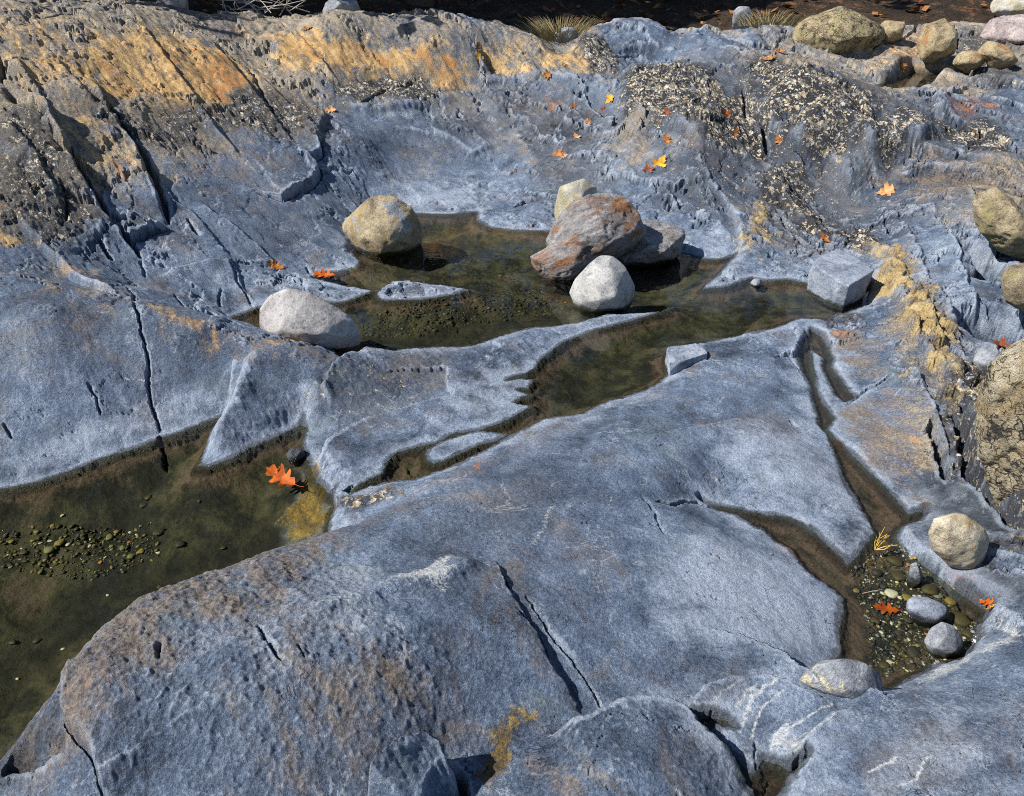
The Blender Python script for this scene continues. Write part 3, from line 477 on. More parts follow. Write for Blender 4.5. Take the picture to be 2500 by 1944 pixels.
def ground(px, py):                                    # height of the finished bedrock
    d = py * CP + CAM_H * SP; u = px / d
    fi = np.clip((np.log(np.maximum(d, D0)) - math.log(D0)) / math.log(D1 / D0) * (NV - 1), 0, NV - 1.001); fj = np.clip((u - U0) / (U1 - U0) * (NU - 1), 0, NU - 1.001)
    i = fi.astype(int); j = fj.astype(int); a = fi - i; b = fj - j
    return (ZG[i, j] * (1 - b) + ZG[i, j + 1] * b) * (1 - a) + (ZG[i + 1, j] * (1 - b) + ZG[i + 1, j + 1] * b) * a

# ------------------------------------------------------------------ materials
class NT:
    def __init__(s, name):
        s.m = bpy.data.materials.new(name); s.m.use_nodes = True; s.t = s.m.node_tree; s.t.nodes.clear()
        s.out = s.n('ShaderNodeOutputMaterial'); s.b = s.n('ShaderNodeBsdfPrincipled'); s.l(s.b.outputs[0], s.out.inputs[0])
    def n(s, k, **kw):
        o = s.t.nodes.new(k)
        for a, v in kw.items(): setattr(o, a, v)
        return o
    def l(s, a, b): s.t.links.new(a, b)
    def put(s, sock, v):
        if isinstance(v, bpy.types.NodeSocket): s.l(v, sock)
        else: sock.default_value = (*v, 1) if isinstance(v, tuple) and len(v) == 3 and sock.type == 'RGBA' else v
    def math(s, op, a, b=0.0, c=0.0, clamp=False):
        o = s.n('ShaderNodeMath', operation=op, use_clamp=clamp)
        for k, v in enumerate((a, b, c)): s.put(o.inputs[k], v)
        return o.outputs[0]
    def mix(s, f, a, b, mode='MIX'):
        o = s.n('ShaderNodeMix', data_type='RGBA', blend_type=mode); s.put(o.inputs[0], f); s.put(o.inputs[6], a); s.put(o.inputs[7], b); return o.outputs[2]
    def noise(s, vec, scale, detail=4, rough=.55, dist=0.0):
        o = s.n('ShaderNodeTexNoise'); s.put(o.inputs['Vector'], vec); o.inputs['Scale'].default_value = scale; o.inputs['Detail'].default_value = detail; o.inputs['Roughness'].default_value = rough; o.inputs['Distortion'].default_value = dist; return o.outputs[0]
    def vor(s, vec, scale, feature='F1', out='Distance', rnd=1.0):
        o = s.n('ShaderNodeTexVoronoi', feature=feature); s.put(o.inputs['Vector'], vec); o.inputs['Scale'].default_value = scale; o.inputs['Randomness'].default_value = rnd; return o.outputs[out]
    def ramp(s, f, *stops):
        o = s.n('ShaderNodeValToRGB'); e = o.color_ramp.elements
        while len(e) < len(stops): e.new(.5)
        for k, (p, c) in enumerate(stops): e[k].position = p; e[k].color = (*c, 1)
        s.put(o.inputs[0], f); return o.outputs[0]
    def step(s, a, lo, hi):
        o = s.n('ShaderNodeMapRange', interpolation_type='SMOOTHSTEP'); s.put(o.inputs[0], a); o.inputs[1].default_value = lo; o.inputs[2].default_value = hi; return o.outputs[0]
    def pos(s, obj=False):
        return s.n('ShaderNodeTexCoord').outputs['Object'] if obj else s.n('ShaderNodeNewGeometry').outputs['Position']
    def mapv(s, v, rot=(0, 0, 0), scale=(1, 1, 1)):
        o = s.n('ShaderNodeMapping'); s.put(o.inputs[0], v); o.inputs[2].default_value = rot; o.inputs[3].default_value = scale; return o.outputs[0]
    def bump(s, h, strength, dist, nrm=None):
        o = s.n('ShaderNodeBump'); s.put(o.inputs['Height'], h); o.inputs['Strength'].default_value = strength; o.inputs['Distance'].default_value = dist
        if nrm is not None: s.l(nrm, o.inputs['Normal'])
        return o.outputs[0]
    def fin(s, col, rough=.7, nrm=None, spec=.4):
        s.put(s.b.inputs['Base Color'], col); s.put(s.b.inputs['Roughness'], rough); s.put(s.b.inputs['Specular IOR Level'], spec)
        if nrm is not None: s.l(nrm, s.b.inputs['Normal'])
        return s.m
def rock_material():
    t = NT('schist_bedrock'); p = t.pos()
    def attr(nm):
        a = t.n('ShaderNodeAttribute', attribute_name=nm); q = t.n('ShaderNodeSeparateColor'); t.l(a.outputs['Color'], q.inputs[0]); return q.outputs
    oc, ru, pa = attr('stain_a'); cr, ye, br = attr('stain_b'); we, ag, wh = attr('stain_c'); un, sh, tn = attr('stain_d')
    rot = t.mapv(p, (0, 0, R(-35)))
    streaks = t.noise(t.mapv(rot, scale=(17, 4.5, 8)), 1.0, 7, .70)
    big = t.noise(p, 1.6, 6, .62, .4); med = t.noise(p, 9, 7, .66, .3); grain = t.noise(p, 105, 5, .74); fineg = t.noise(p, 330, 3, .75)
    tone = t.math('ADD', t.math('MULTIPLY', big, .32), t.math('ADD', t.math('MULTIPLY', med, .18), t.math('ADD', t.math('MULTIPLY', grain, .26), t.math('MULTIPLY', fineg, .24))))
    col = t.ramp(tone, (.41, (.013, .020, .036)), (.475, (.066, .097, .154)), (.53, (.138, .188, .275)), (.595, (.330, .390, .485)))
    w1 = t.noise(p, 3.2, 5, .62, .8); w2 = t.noise(p, 5.1, 5, .62, .5)
    wisp = t.math('MULTIPLY', t.step(t.math('ABSOLUTE', t.math('SUBTRACT', w1, .5)), .012, .0), t.step(w2, .50, .60))
    hair = t.math('MULTIPLY', t.step(t.math('ABSOLUTE', t.math('SUBTRACT', w2, .5)), .004, .0), t.step(w1, .52, .60))
    def fac(mask, nz, amp=1.1, lo=.35, hi=.75):
        return t.math('MULTIPLY', t.step(t.math('ADD', mask, t.math('MULTIPLY', t.math('SUBTRACT', nz, .5), amp)), lo, hi), t.step(mask, .0, .2))
    sl, mk, _e = attr('stain_e')
    col = t.mix(t.math('MULTIPLY', fac(sl, t.math('ADD', t.math('MULTIPLY', med, .5), t.math('MULTIPLY', big, .5)), 2.6, .1, .95), .93), col, t.ramp(tone, (.41, (.014, .018, .026)), (.48, (.052, .062, .084)), (.54, (.105, .122, .155)), (.61, (.25, .27, .31))))
    hue = t.noise(p, 2.7, 6, .7, .6)
    col = t.mix(t.math('MULTIPLY', t.step(hue, .50, .68), .62), col, t.ramp(tone, (.40, (.055, .047, .042)), (.52, (.170, .150, .135)), (.62, (.30, .275, .25))))
    col = t.mix(t.math('MULTIPLY', t.step(hue, .46, .32), .45), col, t.ramp(tone, (.40, (.055, .075, .085)), (.52, (.165, .21, .235)), (.62, (.27, .32, .34))))
    mot = t.math('ADD', t.math('MULTIPLY', streaks, .55), t.math('ADD', t.math('MULTIPLY', med, .30), t.math('MULTIPLY', grain, .15)))
    col = t.mix(t.math('MULTIPLY', fac(pa, med, 1.6, .10, .85), .85), col, t.ramp(t.math('ADD', t.math('MULTIPLY', grain, .6), t.math('MULTIPLY', fineg, .4)), (.38, (.165, .215, .310)), (.62, (.430, .485, .570))))
    col = t.mix(t.math('MULTIPLY', fac(br, mot, 4.0, .25, .95), .78), col, t.ramp(grain, (.35, (.075, .056, .042)), (.5, (.165, .125, .090)), (.65, (.28, .215, .15))))
    lich0 = t.math('ADD', t.math('MULTIPLY', streaks, .3), t.math('ADD', t.math('MULTIPLY', grain, .45), t.math('MULTIPLY', fineg, .25)))
    col = t.mix(t.math('MULTIPLY', fac(tn, t.math('ADD', t.math('MULTIPLY', mot, .5), t.math('MULTIPLY', big, .5)), 3.4, .15, .85), .82), col, t.ramp(lich0, (.40, (.030, .028, .026)), (.46, (.165, .130, .086)), (.53, (.36, .285, .180)), (.61, (.50, .43, .31))))
    lich = t.math('ADD', t.math('MULTIPLY', streaks, .5), t.math('ADD', t.math('MULTIPLY', grain, .3), t.math('MULTIPLY', fineg, .2)))
    col = t.mix(t.math('MULTIPLY', fac(oc, mot, 4.2, .15, .85), .88), col, t.ramp(lich, (.37, (.060, .050, .038)), (.44, (.22, .130, .046)), (.52, (.47, .290, .105)), (.60, (.56, .42, .22))))
    col = t.mix(t.math('MULTIPLY', fac(ru, mot, 3.6, .25, .9), .85), col, t.ramp(lich, (.38, (.07, .028, .012)), (.5, (.34, .120, .028)), (.62, (.48, .22, .07))))
    col = t.mix(t.math('MULTIPLY', wisp, .38), col, (.46, .50, .56)); col = t.mix(t.math('MULTIPLY', hair, .7), col, (.025, .025, .028))
    wn = t.n('ShaderNodeTexNoise'); t.l(p, wn.inputs['Vector']); wn.inputs['Scale'].default_value = 22; wn.inputs['Detail'].default_value = 3
    sc_ = t.n('ShaderNodeVectorMath', operation='SCALE'); t.l(wn.outputs[1], sc_.inputs[0]); sc_.inputs[3].default_value = .075
    wv = t.n('ShaderNodeVectorMath', operation='ADD'); t.l(rot, wv.inputs[0]); t.l(sc_.outputs[0], wv.inputs[1])
    cv = t.mapv(wv.outputs[0], scale=(1.5, .72, 1.0))
    vn = t.n('ShaderNodeTexVoronoi', feature='F1'); t.l(cv, vn.inputs['Vector']); vn.inputs['Scale'].default_value = 46
    vs = t.n('ShaderNodeSeparateColor'); t.l(vn.outputs['Color'], vs.inputs[0])
    v2 = t.n('ShaderNodeTexVoronoi', feature='F1'); t.l(cv, v2.inputs['Vector']); v2.inputs['Scale'].default_value = 23
    vs2 = t.n('ShaderNodeSeparateColor'); t.l(v2.outputs['Color'], vs2.inputs[0])
    dens = t.math('MULTIPLY', t.math('SUBTRACT', 1.0, cr, clamp=True), .75)
    def flk(vn_, col_, k, lo):
        e = t.math('SUBTRACT', t.math('ADD', t.math('MULTIPLY', col_, .7), t.math('MULTIPLY', med, 2.0)), t.math('MULTIPLY', vn_, k))
        return t.step(t.math('SUBTRACT', t.math('ADD', e, t.math('MULTIPLY', grain, .9)), dens), lo, lo + .16)
    flake = t.math('MAXIMUM', flk(vn.outputs['Distance'], vs.outputs[0], .9, 1.27), flk(v2.outputs['Distance'], vs2.outputs[0], 1.1, 1.46))
    cf = t.math('MULTIPLY', t.step(t.math('ADD', cr, t.math('MULTIPLY', t.math('SUBTRACT', mot, .5), 2.0)), .10, .95), t.step(cr, .0, .25))
    creamc = t.mix(t.step(vs.outputs[2], .70, .74), t.ramp(t.math('ADD', t.math('MULTIPLY', vs.outputs[1], .3), t.math('MULTIPLY', lich, .7)), (.36, (.10, .08, .055)), (.48, (.32, .265, .185)), (.62, (.52, .47, .38))), t.ramp(tone, (.42, (.08, .09, .115)), (.6, (.27, .295, .34))))
    col = t.mix(t.math('MULTIPLY', cf, .93), col, t.ramp(tone, (.42, (.006, .007, .009)), (.51, (.022, .025, .031)), (.60, (.075, .083, .10))))
    col = t.mix(t.math('MULTIPLY', flake, t.step(cr, .05, .3)), col, creamc)
    col = t.mix(t.math('MULTIPLY', fac(ye, mot, 4.5, .25, .95), .88), col, t.ramp(lich, (.40, (.030, .026, .018)), (.46, (.17, .115, .045)), (.52, (.36, .255, .095)), (.58, (.45, .365, .195)), (.64, (.54, .50, .39))))
    col = t.mix(t.math('MULTIPLY', fac(wh, grain, 1.8, .2, .9), .85), col, t.ramp(grain, (.35, (.34, .37, .40)), (.65, (.62, .64, .64))))
    bedn = t.noise(p, 3.6, 7, .7, .5)
    bedc = t.ramp(t.math('ADD', t.math('MULTIPLY', bedn, .6), t.math('MULTIPLY', med, .4)), (.42, (.004, .004, .003)), (.47, (.013, .013, .008)), (.505, (.040, .040, .020)), (.55, (.070, .067, .034)), (.62, (.105, .074, .060)))
    bedc = t.mix(t.math('MULTIPLY', fac(sh, med, 1.6, .3, .7), .85), bedc, t.ramp(grain, (.35, (.080, .048, .040)), (.65, (.20, .135, .115))))
    bedc = t.mix(t.math('MULTIPLY', t.step(grain, .45, .35), .5), bedc, (.010, .010, .008))
    bedc = t.mix(t.math('MULTIPLY', fac(mk, med, 2.6, .2, .9), .8), bedc, t.mix(1.0, bedc, (.22, .20, .17), 'MULTIPLY'))
    notalg = t.math('SUBTRACT', 1.0, t.math('MULTIPLY', ag, .8), clamp=True)
    col = t.mix(t.math('MULTIPLY', un, t.math('MULTIPLY', notalg, .95)), col, bedc)
    col = t.mix(t.math('MULTIPLY', fac(ag, t.math('ADD', t.math('MULTIPLY', med, .6), t.math('MULTIPLY', grain, .4)), 5.0, .45, 1.0), .85), col, t.ramp(lich, (.40, (.040, .032, .012)), (.49, (.26, .16, .022)), (.58, (.58, .38, .05))))
    soak = t.math('MULTIPLY', we, t.step(t.math('ADD', we, t.math('MULTIPLY', t.math('SUBTRACT', med, .5), 1.6)), .2, .6))
    col = t.mix(t.math('MULTIPLY', soak, .85), col, t.mix(1.0, col, (.17, .18, .18), 'MULTIPLY'))
    rough = t.math('SUBTRACT', t.math('ADD', .58, t.math('MULTIPLY', grain, .35)), t.math('MULTIPLY', soak, .42))
    h = t.math('ADD', t.math('MULTIPLY', grain, .75), t.math('ADD', t.math('MULTIPLY', fineg, .30), t.math('MULTIPLY', t.math('MULTIPLY', cf, flake), .9)))
    h = t.math('ADD', h, t.math('MULTIPLY', streaks, .45)); h = t.math('SUBTRACT', h, t.math('MULTIPLY', hair, .6))
    nb = t.bump(h, .9, .016)
    return t.fin(col, rough, nb, .35)
ROCK = rock_material()

# ------------------------------------------------------------------ bedrock, split where cracks and water split it
def tag(o, label=None, cat=None, group=None, kind=None):
    if label: o['label'] = label
    if cat: o['category'] = cat
    if group: o['group'] = group
    if kind: o['kind'] = kind
    return o
def mesh_obj(name, verts, faces, mat=None, parent=None, smooth=True):
    me = bpy.data.meshes.new(name); me.from_pydata([tuple(map(float, v)) for v in verts], [], [tuple(map(int, f)) for f in faces])
    if mat: me.materials.append(mat)
    if smooth: me.polygons.foreach_set('use_smooth', np.ones(len(me.polygons), bool))
    o = bpy.data.objects.new(name, me); COL.objects.link(o); o.parent = parent; return o
REG = [
 ('rock_slab', 'broad smooth blue-grey slab in the foreground cut by hairline cracks', [(700, 1130), (870, 1040), (1020, 985), (1180, 900), (1300, 865), (1480, 795), (1690, 690), (1745, 700), (1725, 780), (1760, 900), (1840, 1110), (1760, 1160), (1650, 1110), (1500, 1075), (1394, 1066), (1300, 1110), (1044, 1183), (850, 1275), (630, 1339)]),
 ('rock_slab', 'pale flat slab lobe beside the gravelly puddle', [(1044, 1183), (1300, 1110), (1394, 1066), (1500, 1090), (1640, 1130), (1800, 1290), (1790, 1400), (1720, 1460), (1560, 1452), (1480, 1500), (1300, 1525), (1224, 1411), (1129, 1271)]),
 ('rock_hump', 'brown-mottled rounded rock hump at the lower left', [(119, 1462), (130, 1400), (300, 1260), (560, 1170), (700, 1130), (630, 1339), (850, 1275), (1044, 1183), (1156, 1366), (1251, 1537), (1163, 1574), (1000, 1620), (843, 1642), (760, 1740), (225, 1740), (184, 1604)]),
 ('rock_ledge', 'dark wet rock shelf in the lower left corner', [(-80, 1620), (119, 1462), (184, 1604), (225, 1760), (-100, 1760)]),
 ('rock_slab', 'blue-grey domed rock at the bottom edge', [(1000, 1740), (1050, 1640), (1163, 1574), (1265, 1547), (1333, 1513), (1401, 1509), (1472, 1550), (1530, 1608), (1601, 1666), (1610, 1760)]),
 ('rock_slab', 'smooth blue slab filling the lower right corner', [(1611, 1760), (1611, 1660), (1690, 1610), (1760, 1540), (1850, 1500), (1960, 1470), (2060, 1420), (2090, 1320), (2184, 1350), (2300, 1400), (2300, 1760)]),
 ('rock_slab', 'sloping blue-grey slab left of the vertical crack', [(-120, 600), (100, 560), (250, 632), (287, 641), (299, 695), (316, 824), (342, 933), (300, 960), (0, 1045), (-150, 1090)]),
 ('rock_slab', 'sloping slab with brown crest right of the vertical crack', [(287, 641), (400, 690), (540, 715), (600, 722), (551, 750), (500, 850), (485, 885), (342, 933), (316, 824), (299, 695)]),
 ('rock_wedge', 'wedge of grey rock running down into the left pool', [(551, 750), (600, 722), (720, 745), (745, 760), (660, 860), (640, 905), (420, 1000), (440, 962), (500, 850)]),
 ('rock_ridge', 'cream-flecked grey rock ridge between the two pools', [(745, 760), (800, 725), (1000, 705), (1180, 670), (1445, 650), (1180, 780), (1140, 860), (1000, 920), (820, 1010), (700, 1060), (645, 930), (660, 860)]),
 ('rock_shoal', 'low pale rock lens in the narrow channel', [(900, 965), (940, 935), (1020, 915), (1092, 925), (1000, 965), (920, 995)]),
 ('rock_shoal', 'low grey rock sliver breaking the surface of the pool', [(795, 625), (840, 597), (1000, 616), (920, 640), (800, 645)]),
 ('rock_slab', 'brownish slab block between the split channels', [(1745, 700), (1830, 670), (1910, 800), (1846, 834), (1820, 845), (1770, 760)]),
 ('rock_slab', 'long brown-streaked slab beside the rusty channel', [(1765, 910), (1802, 868), (1846, 834), (1910, 800), (1990, 930), (2005, 1010), (1940, 1100)]),
 ('rock_rib', 'yellow lichen covered rib of rock', [(1850, 530), (1900, 520), (1970, 570), (2010, 680), (2065, 790), (2000, 810), (1985, 920), (1910, 800), (1840, 660)]),
 ('rock_slab', 'smooth blue-white slope beside the yellow rib', [(1900, 520), (1900, 450), (2080, 420), (2110, 740), (2065, 790), (2010, 680), (1970, 570)]),
 ('rock_mound', 'cream-flaked dark mound at the upper right', [(1586, 190), (1650, 115), (1720, 150), (1850, 195), (2000, 285), (1960, 325), (1850, 330), (1700, 315), (1639, 337), (1628, 279)]),
 ('rock_mound', 'dark flaked outcrop scattered with fallen leaves', [(1250, 230), (1340, 140), (1450, 130), (1586, 190), (1628, 279), (1639, 337), (1620, 420), (1580, 545), (1460, 545), (1300, 480), (1250, 380)]),
 ('rock_ledge', 'ochre-stained ledge along the back', [(500, 60), (720, 15), (1013, 70), (1061, 175), (1000, 212), (880, 232), (700, 240), (605, 190)]),
 ('rock_ledge', 'striped ochre ledge near the grass tuft', [(1013, 70), (1240, 60), (1310, 90), (1304, 170), (1258, 184), (1061, 175)]),
 ('rock_basin', 'smooth blue scooped rock face above the pool', [(700, 245), (880, 235), (1010, 215), (1075, 300), (1100, 400), (1160, 490), (1040, 480), (890, 452), (760, 500), (740, 370)]),
 ('rock_rib', 'tan rib between two black clefts', [(110, 260), (218, 211), (245, 258), (296, 326), (326, 398), (350, 490), (269, 511), (231, 466), (184, 401), (136, 299)]),
 ('rock_rib', 'rough crusted rib at the left edge', [(-120, 200), (60, 215), (110, 260), (136, 299), (184, 401), (231, 466), (299, 558), (250, 632), (100, 560), (-120, 600)]),
 ('rock_ledge', 'long ochre slope with orange iron stains', [(-120, 40), (240, 20), (371, 61), (500, 112), (605, 190), (700, 240), (690, 335), (687, 374), (600, 430), (547, 410), (450, 440), (350, 490), (296, 326), (218, 211), (60, 215), (-120, 200)]),
]
fr, fc = np.meshgrid(np.arange(NV - 1), np.arange(NU - 1), indexing='ij'); q0 = (fr * NU + fc).ravel()
quads = np.stack([q0, q0 + 1, q0 + NU + 1, q0 + NU], 1)
fx_ = wx[q0]; fy_ = wy[q0]; rid = np.full(len(q0), -1); und = shore[q0] < -.004
for k, (nm, lb, q) in enumerate(REG):
    Pn = L('P', *q); ix = near(fx_, fy_, Pn, .01); rid[ix] = np.where(inside(fx_[ix], fy_[ix], Pn) & (rid[ix] < 0), k, rid[ix])
PB = {'main': 'stony olive bed of the middle pool', 'left': 'dark olive bed of the left pool with pale pebbles', 'right': 'shallow brown bed of the puddle at the right', 'top': 'bed of the small puddle at the upper right', 'bottom': 'wet notch in the rock at the lower right'}
for k, nm in enumerate(PB): rid = np.where(SD[nm][q0] < -.004, 100 + k, rid)
VP = np.stack([x, y, Z], 1)
du = np.gradient(VP.reshape(NV, NU, 3), axis=1); dv = np.gradient(VP.reshape(NV, NU, 3), axis=0)
NRM = np.cross(du, dv).reshape(-1, 3); NRM /= np.linalg.norm(NRM, axis=1)[:, None]
Zs = Z.reshape(NV, NU); lap = np.zeros_like(Zs)
for k in (2, 5):
    l_ = np.zeros_like(Zs); l_[k:-k, k:-k] = Zs[k:-k, k:-k] - .25 * (Zs[2 * k:, k:-k] + Zs[:-2 * k, k:-k] + Zs[k:-k, 2 * k:] + Zs[k:-k, :-2 * k]); lap += l_ / (k * Dg * .0022)
worn = np.clip(lap.ravel() * 1.4 - .10, 0, .55) * dry; pale = np.maximum(pale, worn + .5 * pale)
SA = np.stack([ochre, rust, pale, np.ones_like(x)], 1); SB = np.stack([np.minimum(1.0, crust * 1.4), yellow, brown, np.ones_like(x)], 1); SC = np.stack([wet, algae, white, np.ones_like(x)], 1)
SDD = np.stack([1 - sst(-.02, .004, shore + .01 * jx), np.exp(-np.abs(shore) / .10), tan, np.ones_like(x)], 1)
murk = np.maximum(zone(.1, [(0, 1350), (0, 1560), (250, 1290), (560, 1190), (620, 1130), (560, 1090), (430, 1120), (300, 1200), (100, 1290)]), zone(.08, [(770, 690), (1200, 640), (1210, 670), (900, 720), (770, 730)])) * bed
SE = np.stack([np.minimum(1.0, slate * 1.25), murk, x * 0, np.ones_like(x)], 1)
bedrock = bpy.data.objects.new('bedrock', None); COL.objects.link(bedrock); tag(bedrock, 'blue-grey schist bedrock with pools and ochre stained ledges', kind='structure')
def submesh(name, mask, parent, label=None):
    f = quads[mask]
    if not len(f): return None
    used, inv = np.unique(f, return_inverse=True); f = inv.reshape(-1, 4)
    me = bpy.data.meshes.new(name); me.vertices.add(len(used)); me.vertices.foreach_set('co', VP[used].ravel())
    me.loops.add(f.size); me.loops.foreach_set('vertex_index', f.ravel().astype(np.int32)); me.polygons.add(len(f))
    me.polygons.foreach_set('loop_start', np.arange(0, f.size, 4, dtype=np.int32)); me.update(calc_edges=True)
    me.polygons.foreach_set('use_smooth', np.ones(len(f), bool))
    for nm, arr in (('stain_a', SA), ('stain_b', SB), ('stain_c', SC), ('stain_d', SDD), ('stain_e', SE)):
        a = me.attributes.new(nm, 'FLOAT_COLOR', 'POINT'); a.data.foreach_set('color', arr[used].astype(np.float32).ravel())
    me.normals_split_custom_set_from_vertices(NRM[used])
    me.materials.append(ROCK); o = bpy.data.objects.new(name, me); COL.objects.link(o); o.parent = parent
    if label: o['label'] = label
    return o
submesh('rock_floor', rid == -1, bedrock)
ax_ = np.arange(-7.9, 7.91, .06); ay_ = np.arange(-3.0, 10.6, .06); AX, AY = np.meshgrid(ax_, ay_); AU = np.abs(AX) / (AY * CP + CAM_H * SP + 1e-6)
AZ = base(AX, np.maximum(AY, .25)) + .02 * fbm(AX, AY, 2.2, 5, 301) - .045; AZ = np.where(AY < .25, AZ * .9, AZ); okc = ((AU > .76) | (AY < .60) | (AY * CP + CAM_H * SP < .2)); na = len(ax_)
fk = okc[:-1, :-1] & okc[1:, :-1] & okc[:-1, 1:] & okc[1:, 1:]; ia, ja = np.nonzero(fk); qa = ia * na + ja; fa = np.stack([qa, qa + 1, qa + na + 1, qa + na], 1); ua, inv = np.unique(fa, return_inverse=True)
mesh_obj('rock_floor', np.stack([AX.ravel(), AY.ravel(), AZ.ravel()], 1)[ua], inv.reshape(-1, 4), ROCK, bedrock)
for k, (nm, lb, q) in enumerate(REG): submesh(nm, rid == k, bedrock, lb)
for k, nm in enumerate(PB): submesh('pool_bed', rid == 100 + k, bedrock, PB[nm])

# ------------------------------------------------------------------ water
def water_material():
    t = NT('clear_water'); t.t.nodes.remove(t.b); p = t.pos()
    nb = t.bump(t.math('ADD', t.noise(p, 9, 2), t.math('MULTIPLY', t.noise(p, 34, 2), .25)), .05, .02)
    fz = t.n('ShaderNodeFresnel'); fz.inputs[0].default_value = 1.33; t.l(nb, fz.inputs['Normal'])
    tr = t.n('ShaderNodeBsdfTransparent'); tr.inputs[0].default_value = (.80, .81, .68, 1)
    gl = t.n('ShaderNodeBsdfGlossy'); gl.inputs['Roughness'].default_value = .015; t.l(nb, gl.inputs['Normal'])
    mx = t.n('ShaderNodeMixShader'); t.l(fz.outputs[0], mx.inputs[0]); t.l(tr.outputs[0], mx.inputs[1]); t.l(gl.outputs[0], mx.inputs[2]); t.l(mx.outputs[0], t.out.inputs[0])
    return t.m
WATER = water_material()
NAMES = {'main': ('pool', 'clear pool of still water among the boulders'), 'left': ('pool', 'dark olive pool at the left with a floating leaf'), 'right': ('puddle', 'shallow gravelly puddle and rusty channel at the right'), 'top': ('puddle', 'small puddle among rocks at the upper right'), 'bottom': ('puddle', 'small dark wet notch at the lower right')}
for nm, Pn, lv, dm, Ld, isl in POOLS:
    m = SD[nm].reshape(NV, NU)[::3, ::3] < .03; xs = x.reshape(NV, NU)[::3, ::3]; ys = y.reshape(NV, NU)[::3, ::3]
    fm = m[:-1, :-1] & m[1:, :-1] & m[:-1, 1:] & m[1:, 1:]; nu = m.shape[1]; a, b = np.nonzero(fm); q = a * nu + b
    f = np.stack([q, q + 1, q + nu + 1, q + nu], 1); used, inv = np.unique(f, return_inverse=True); f = inv.reshape(-1, 4)
    vv = np.stack([xs.ravel()[used], ys.ravel()[used], np.full(len(used), lv)], 1)
    o = mesh_obj(NAMES[nm][0], vv, f, WATER); tag(o, NAMES[nm][1], kind='structure')

# ------------------------------------------------------------------ loose boulders and stones
def vnoise3(Pv, f, octs, seed, gain=.55):
    o = np.zeros(len(Pv)); a = 1.0
    for k in range(octs):
        o += a * (perlin(Pv[:, 0] * f + 3.1 * k, Pv[:, 1] * f + Pv[:, 2] * f * .73, seed + k) + perlin(Pv[:, 1] * f + 5.7, Pv[:, 2] * f - Pv[:, 0] * f * .61, seed + 50 + k)) * .7
        a *= gain; f *= 2.1
    return o
def hull_verts(outl, Y, th, seed, box=.72, cap=.34, sink=0.0):
    rs = np.random.RandomState(seed); O = np.array([aty('P', a, b, Y) for a, b in outl]); c = O.mean(0); vs = []
    for k, dy in ((box, -.30), (1.0, -.04), (1.0, .06), (box, .32), (cap, -.5), (cap, .5)):
        for q in O:
            v = c + (q - c) * k * (1 + .05 * rs.randn() * (k < 1)); v[1] = Y + th * dy * (1 + .15 * rs.randn() * (abs(dy) > .1)); vs.append(v)
    if sink:
        low = O[O[:, 2] < c[2]]
        for q in low: vs.append(np.array((c[0] + (q[0] - c[0]) * .8, Y, q[2] - sink)))
    return vs
def solid(vert_sets, voxel, smooth, seed, amp, pit=0.0, lay=0.0, fq=1.0, chop=7):
    bm = bmesh.new()
    for vs in vert_sets:
        nv = [bm.verts.new(tuple(v)) for v in vs]
        r = bmesh.ops.convex_hull(bm, input=nv)
        kill = [g for g in set(r['geom_interior'] + r['geom_unused']) if isinstance(g, bmesh.types.BMVert) and g.is_valid]
        bmesh.ops.delete(bm, geom=kill, context='VERTS')
    me = bpy.data.meshes.new('tmp'); bm.to_mesh(me); bm.free()
    o = bpy.data.objects.new('tmp', me); COL.objects.link(o)
    m = o.modifiers.new('r', 'REMESH'); m.mode = 'VOXEL'; m.voxel_size = voxel
    m2 = o.modifiers.new('s', 'SMOOTH'); m2.factor = .5; m2.iterations = smooth
    dg = bpy.context.evaluated_depsgraph_get(); ev = bpy.data.meshes.new_from_object(o.evaluated_get(dg))
    bpy.data.objects.remove(o); bpy.data.meshes.remove(me)
    n = len(ev.vertices); co = np.empty(n * 3); ev.vertices.foreach_get('co', co); co = co.reshape(-1, 3); nr = np.empty(n * 3); ev.vertices.foreach_get('normal', nr); nr = nr.reshape(-1, 3)
    rc = np.random.RandomState(seed); ctr = (co.max(0) + co.min(0)) / 2; ext = np.ptp(co, axis=0) / 2 + 1e-6
    for _ in range(chop):                              # broken flat faces
        d = rc.randn(3); d[2] = d[2] * .8 + .25; d /= np.linalg.norm(d); nn = d / ext; nn /= np.linalg.norm(nn); pr = (co - ctr) @ nn; lim = np.quantile(pr, 1.0) * rc.uniform(.80, .95); ov = np.maximum(pr - lim, 0); co = co - np.outer(ov * .92, nn)
    sz = np.ptp(co, axis=0).max(); q = co / sz
    d = amp * sz * (.6 * vnoise3(q, 2.6 * fq, 3, seed) + .25 * vnoise3(q, 11 * fq, 3, seed + 7))
    t = vnoise3(q, 4 * fq, 3, seed + 21); d += amp * sz * .5 * (np.floor(t * 4) / 4 - t) * (pit + .25)
    if pit: d -= pit * sz * .03 * np.clip(vnoise3(q, 16, 2, seed + 31) - .15, 0, 1)
    if lay: d += lay * sz * perlin(co[:, 2] / sz * 14 + co[:, 0] / sz * 6, q[:, 1] * 2, seed + 3)
    co = co + nr * d[:, None]; ev.vertices.foreach_set('co', co.ravel()); ev.update()
    ev.polygons.foreach_set('use_smooth', np.ones(len(ev.polygons), bool))
    return ev
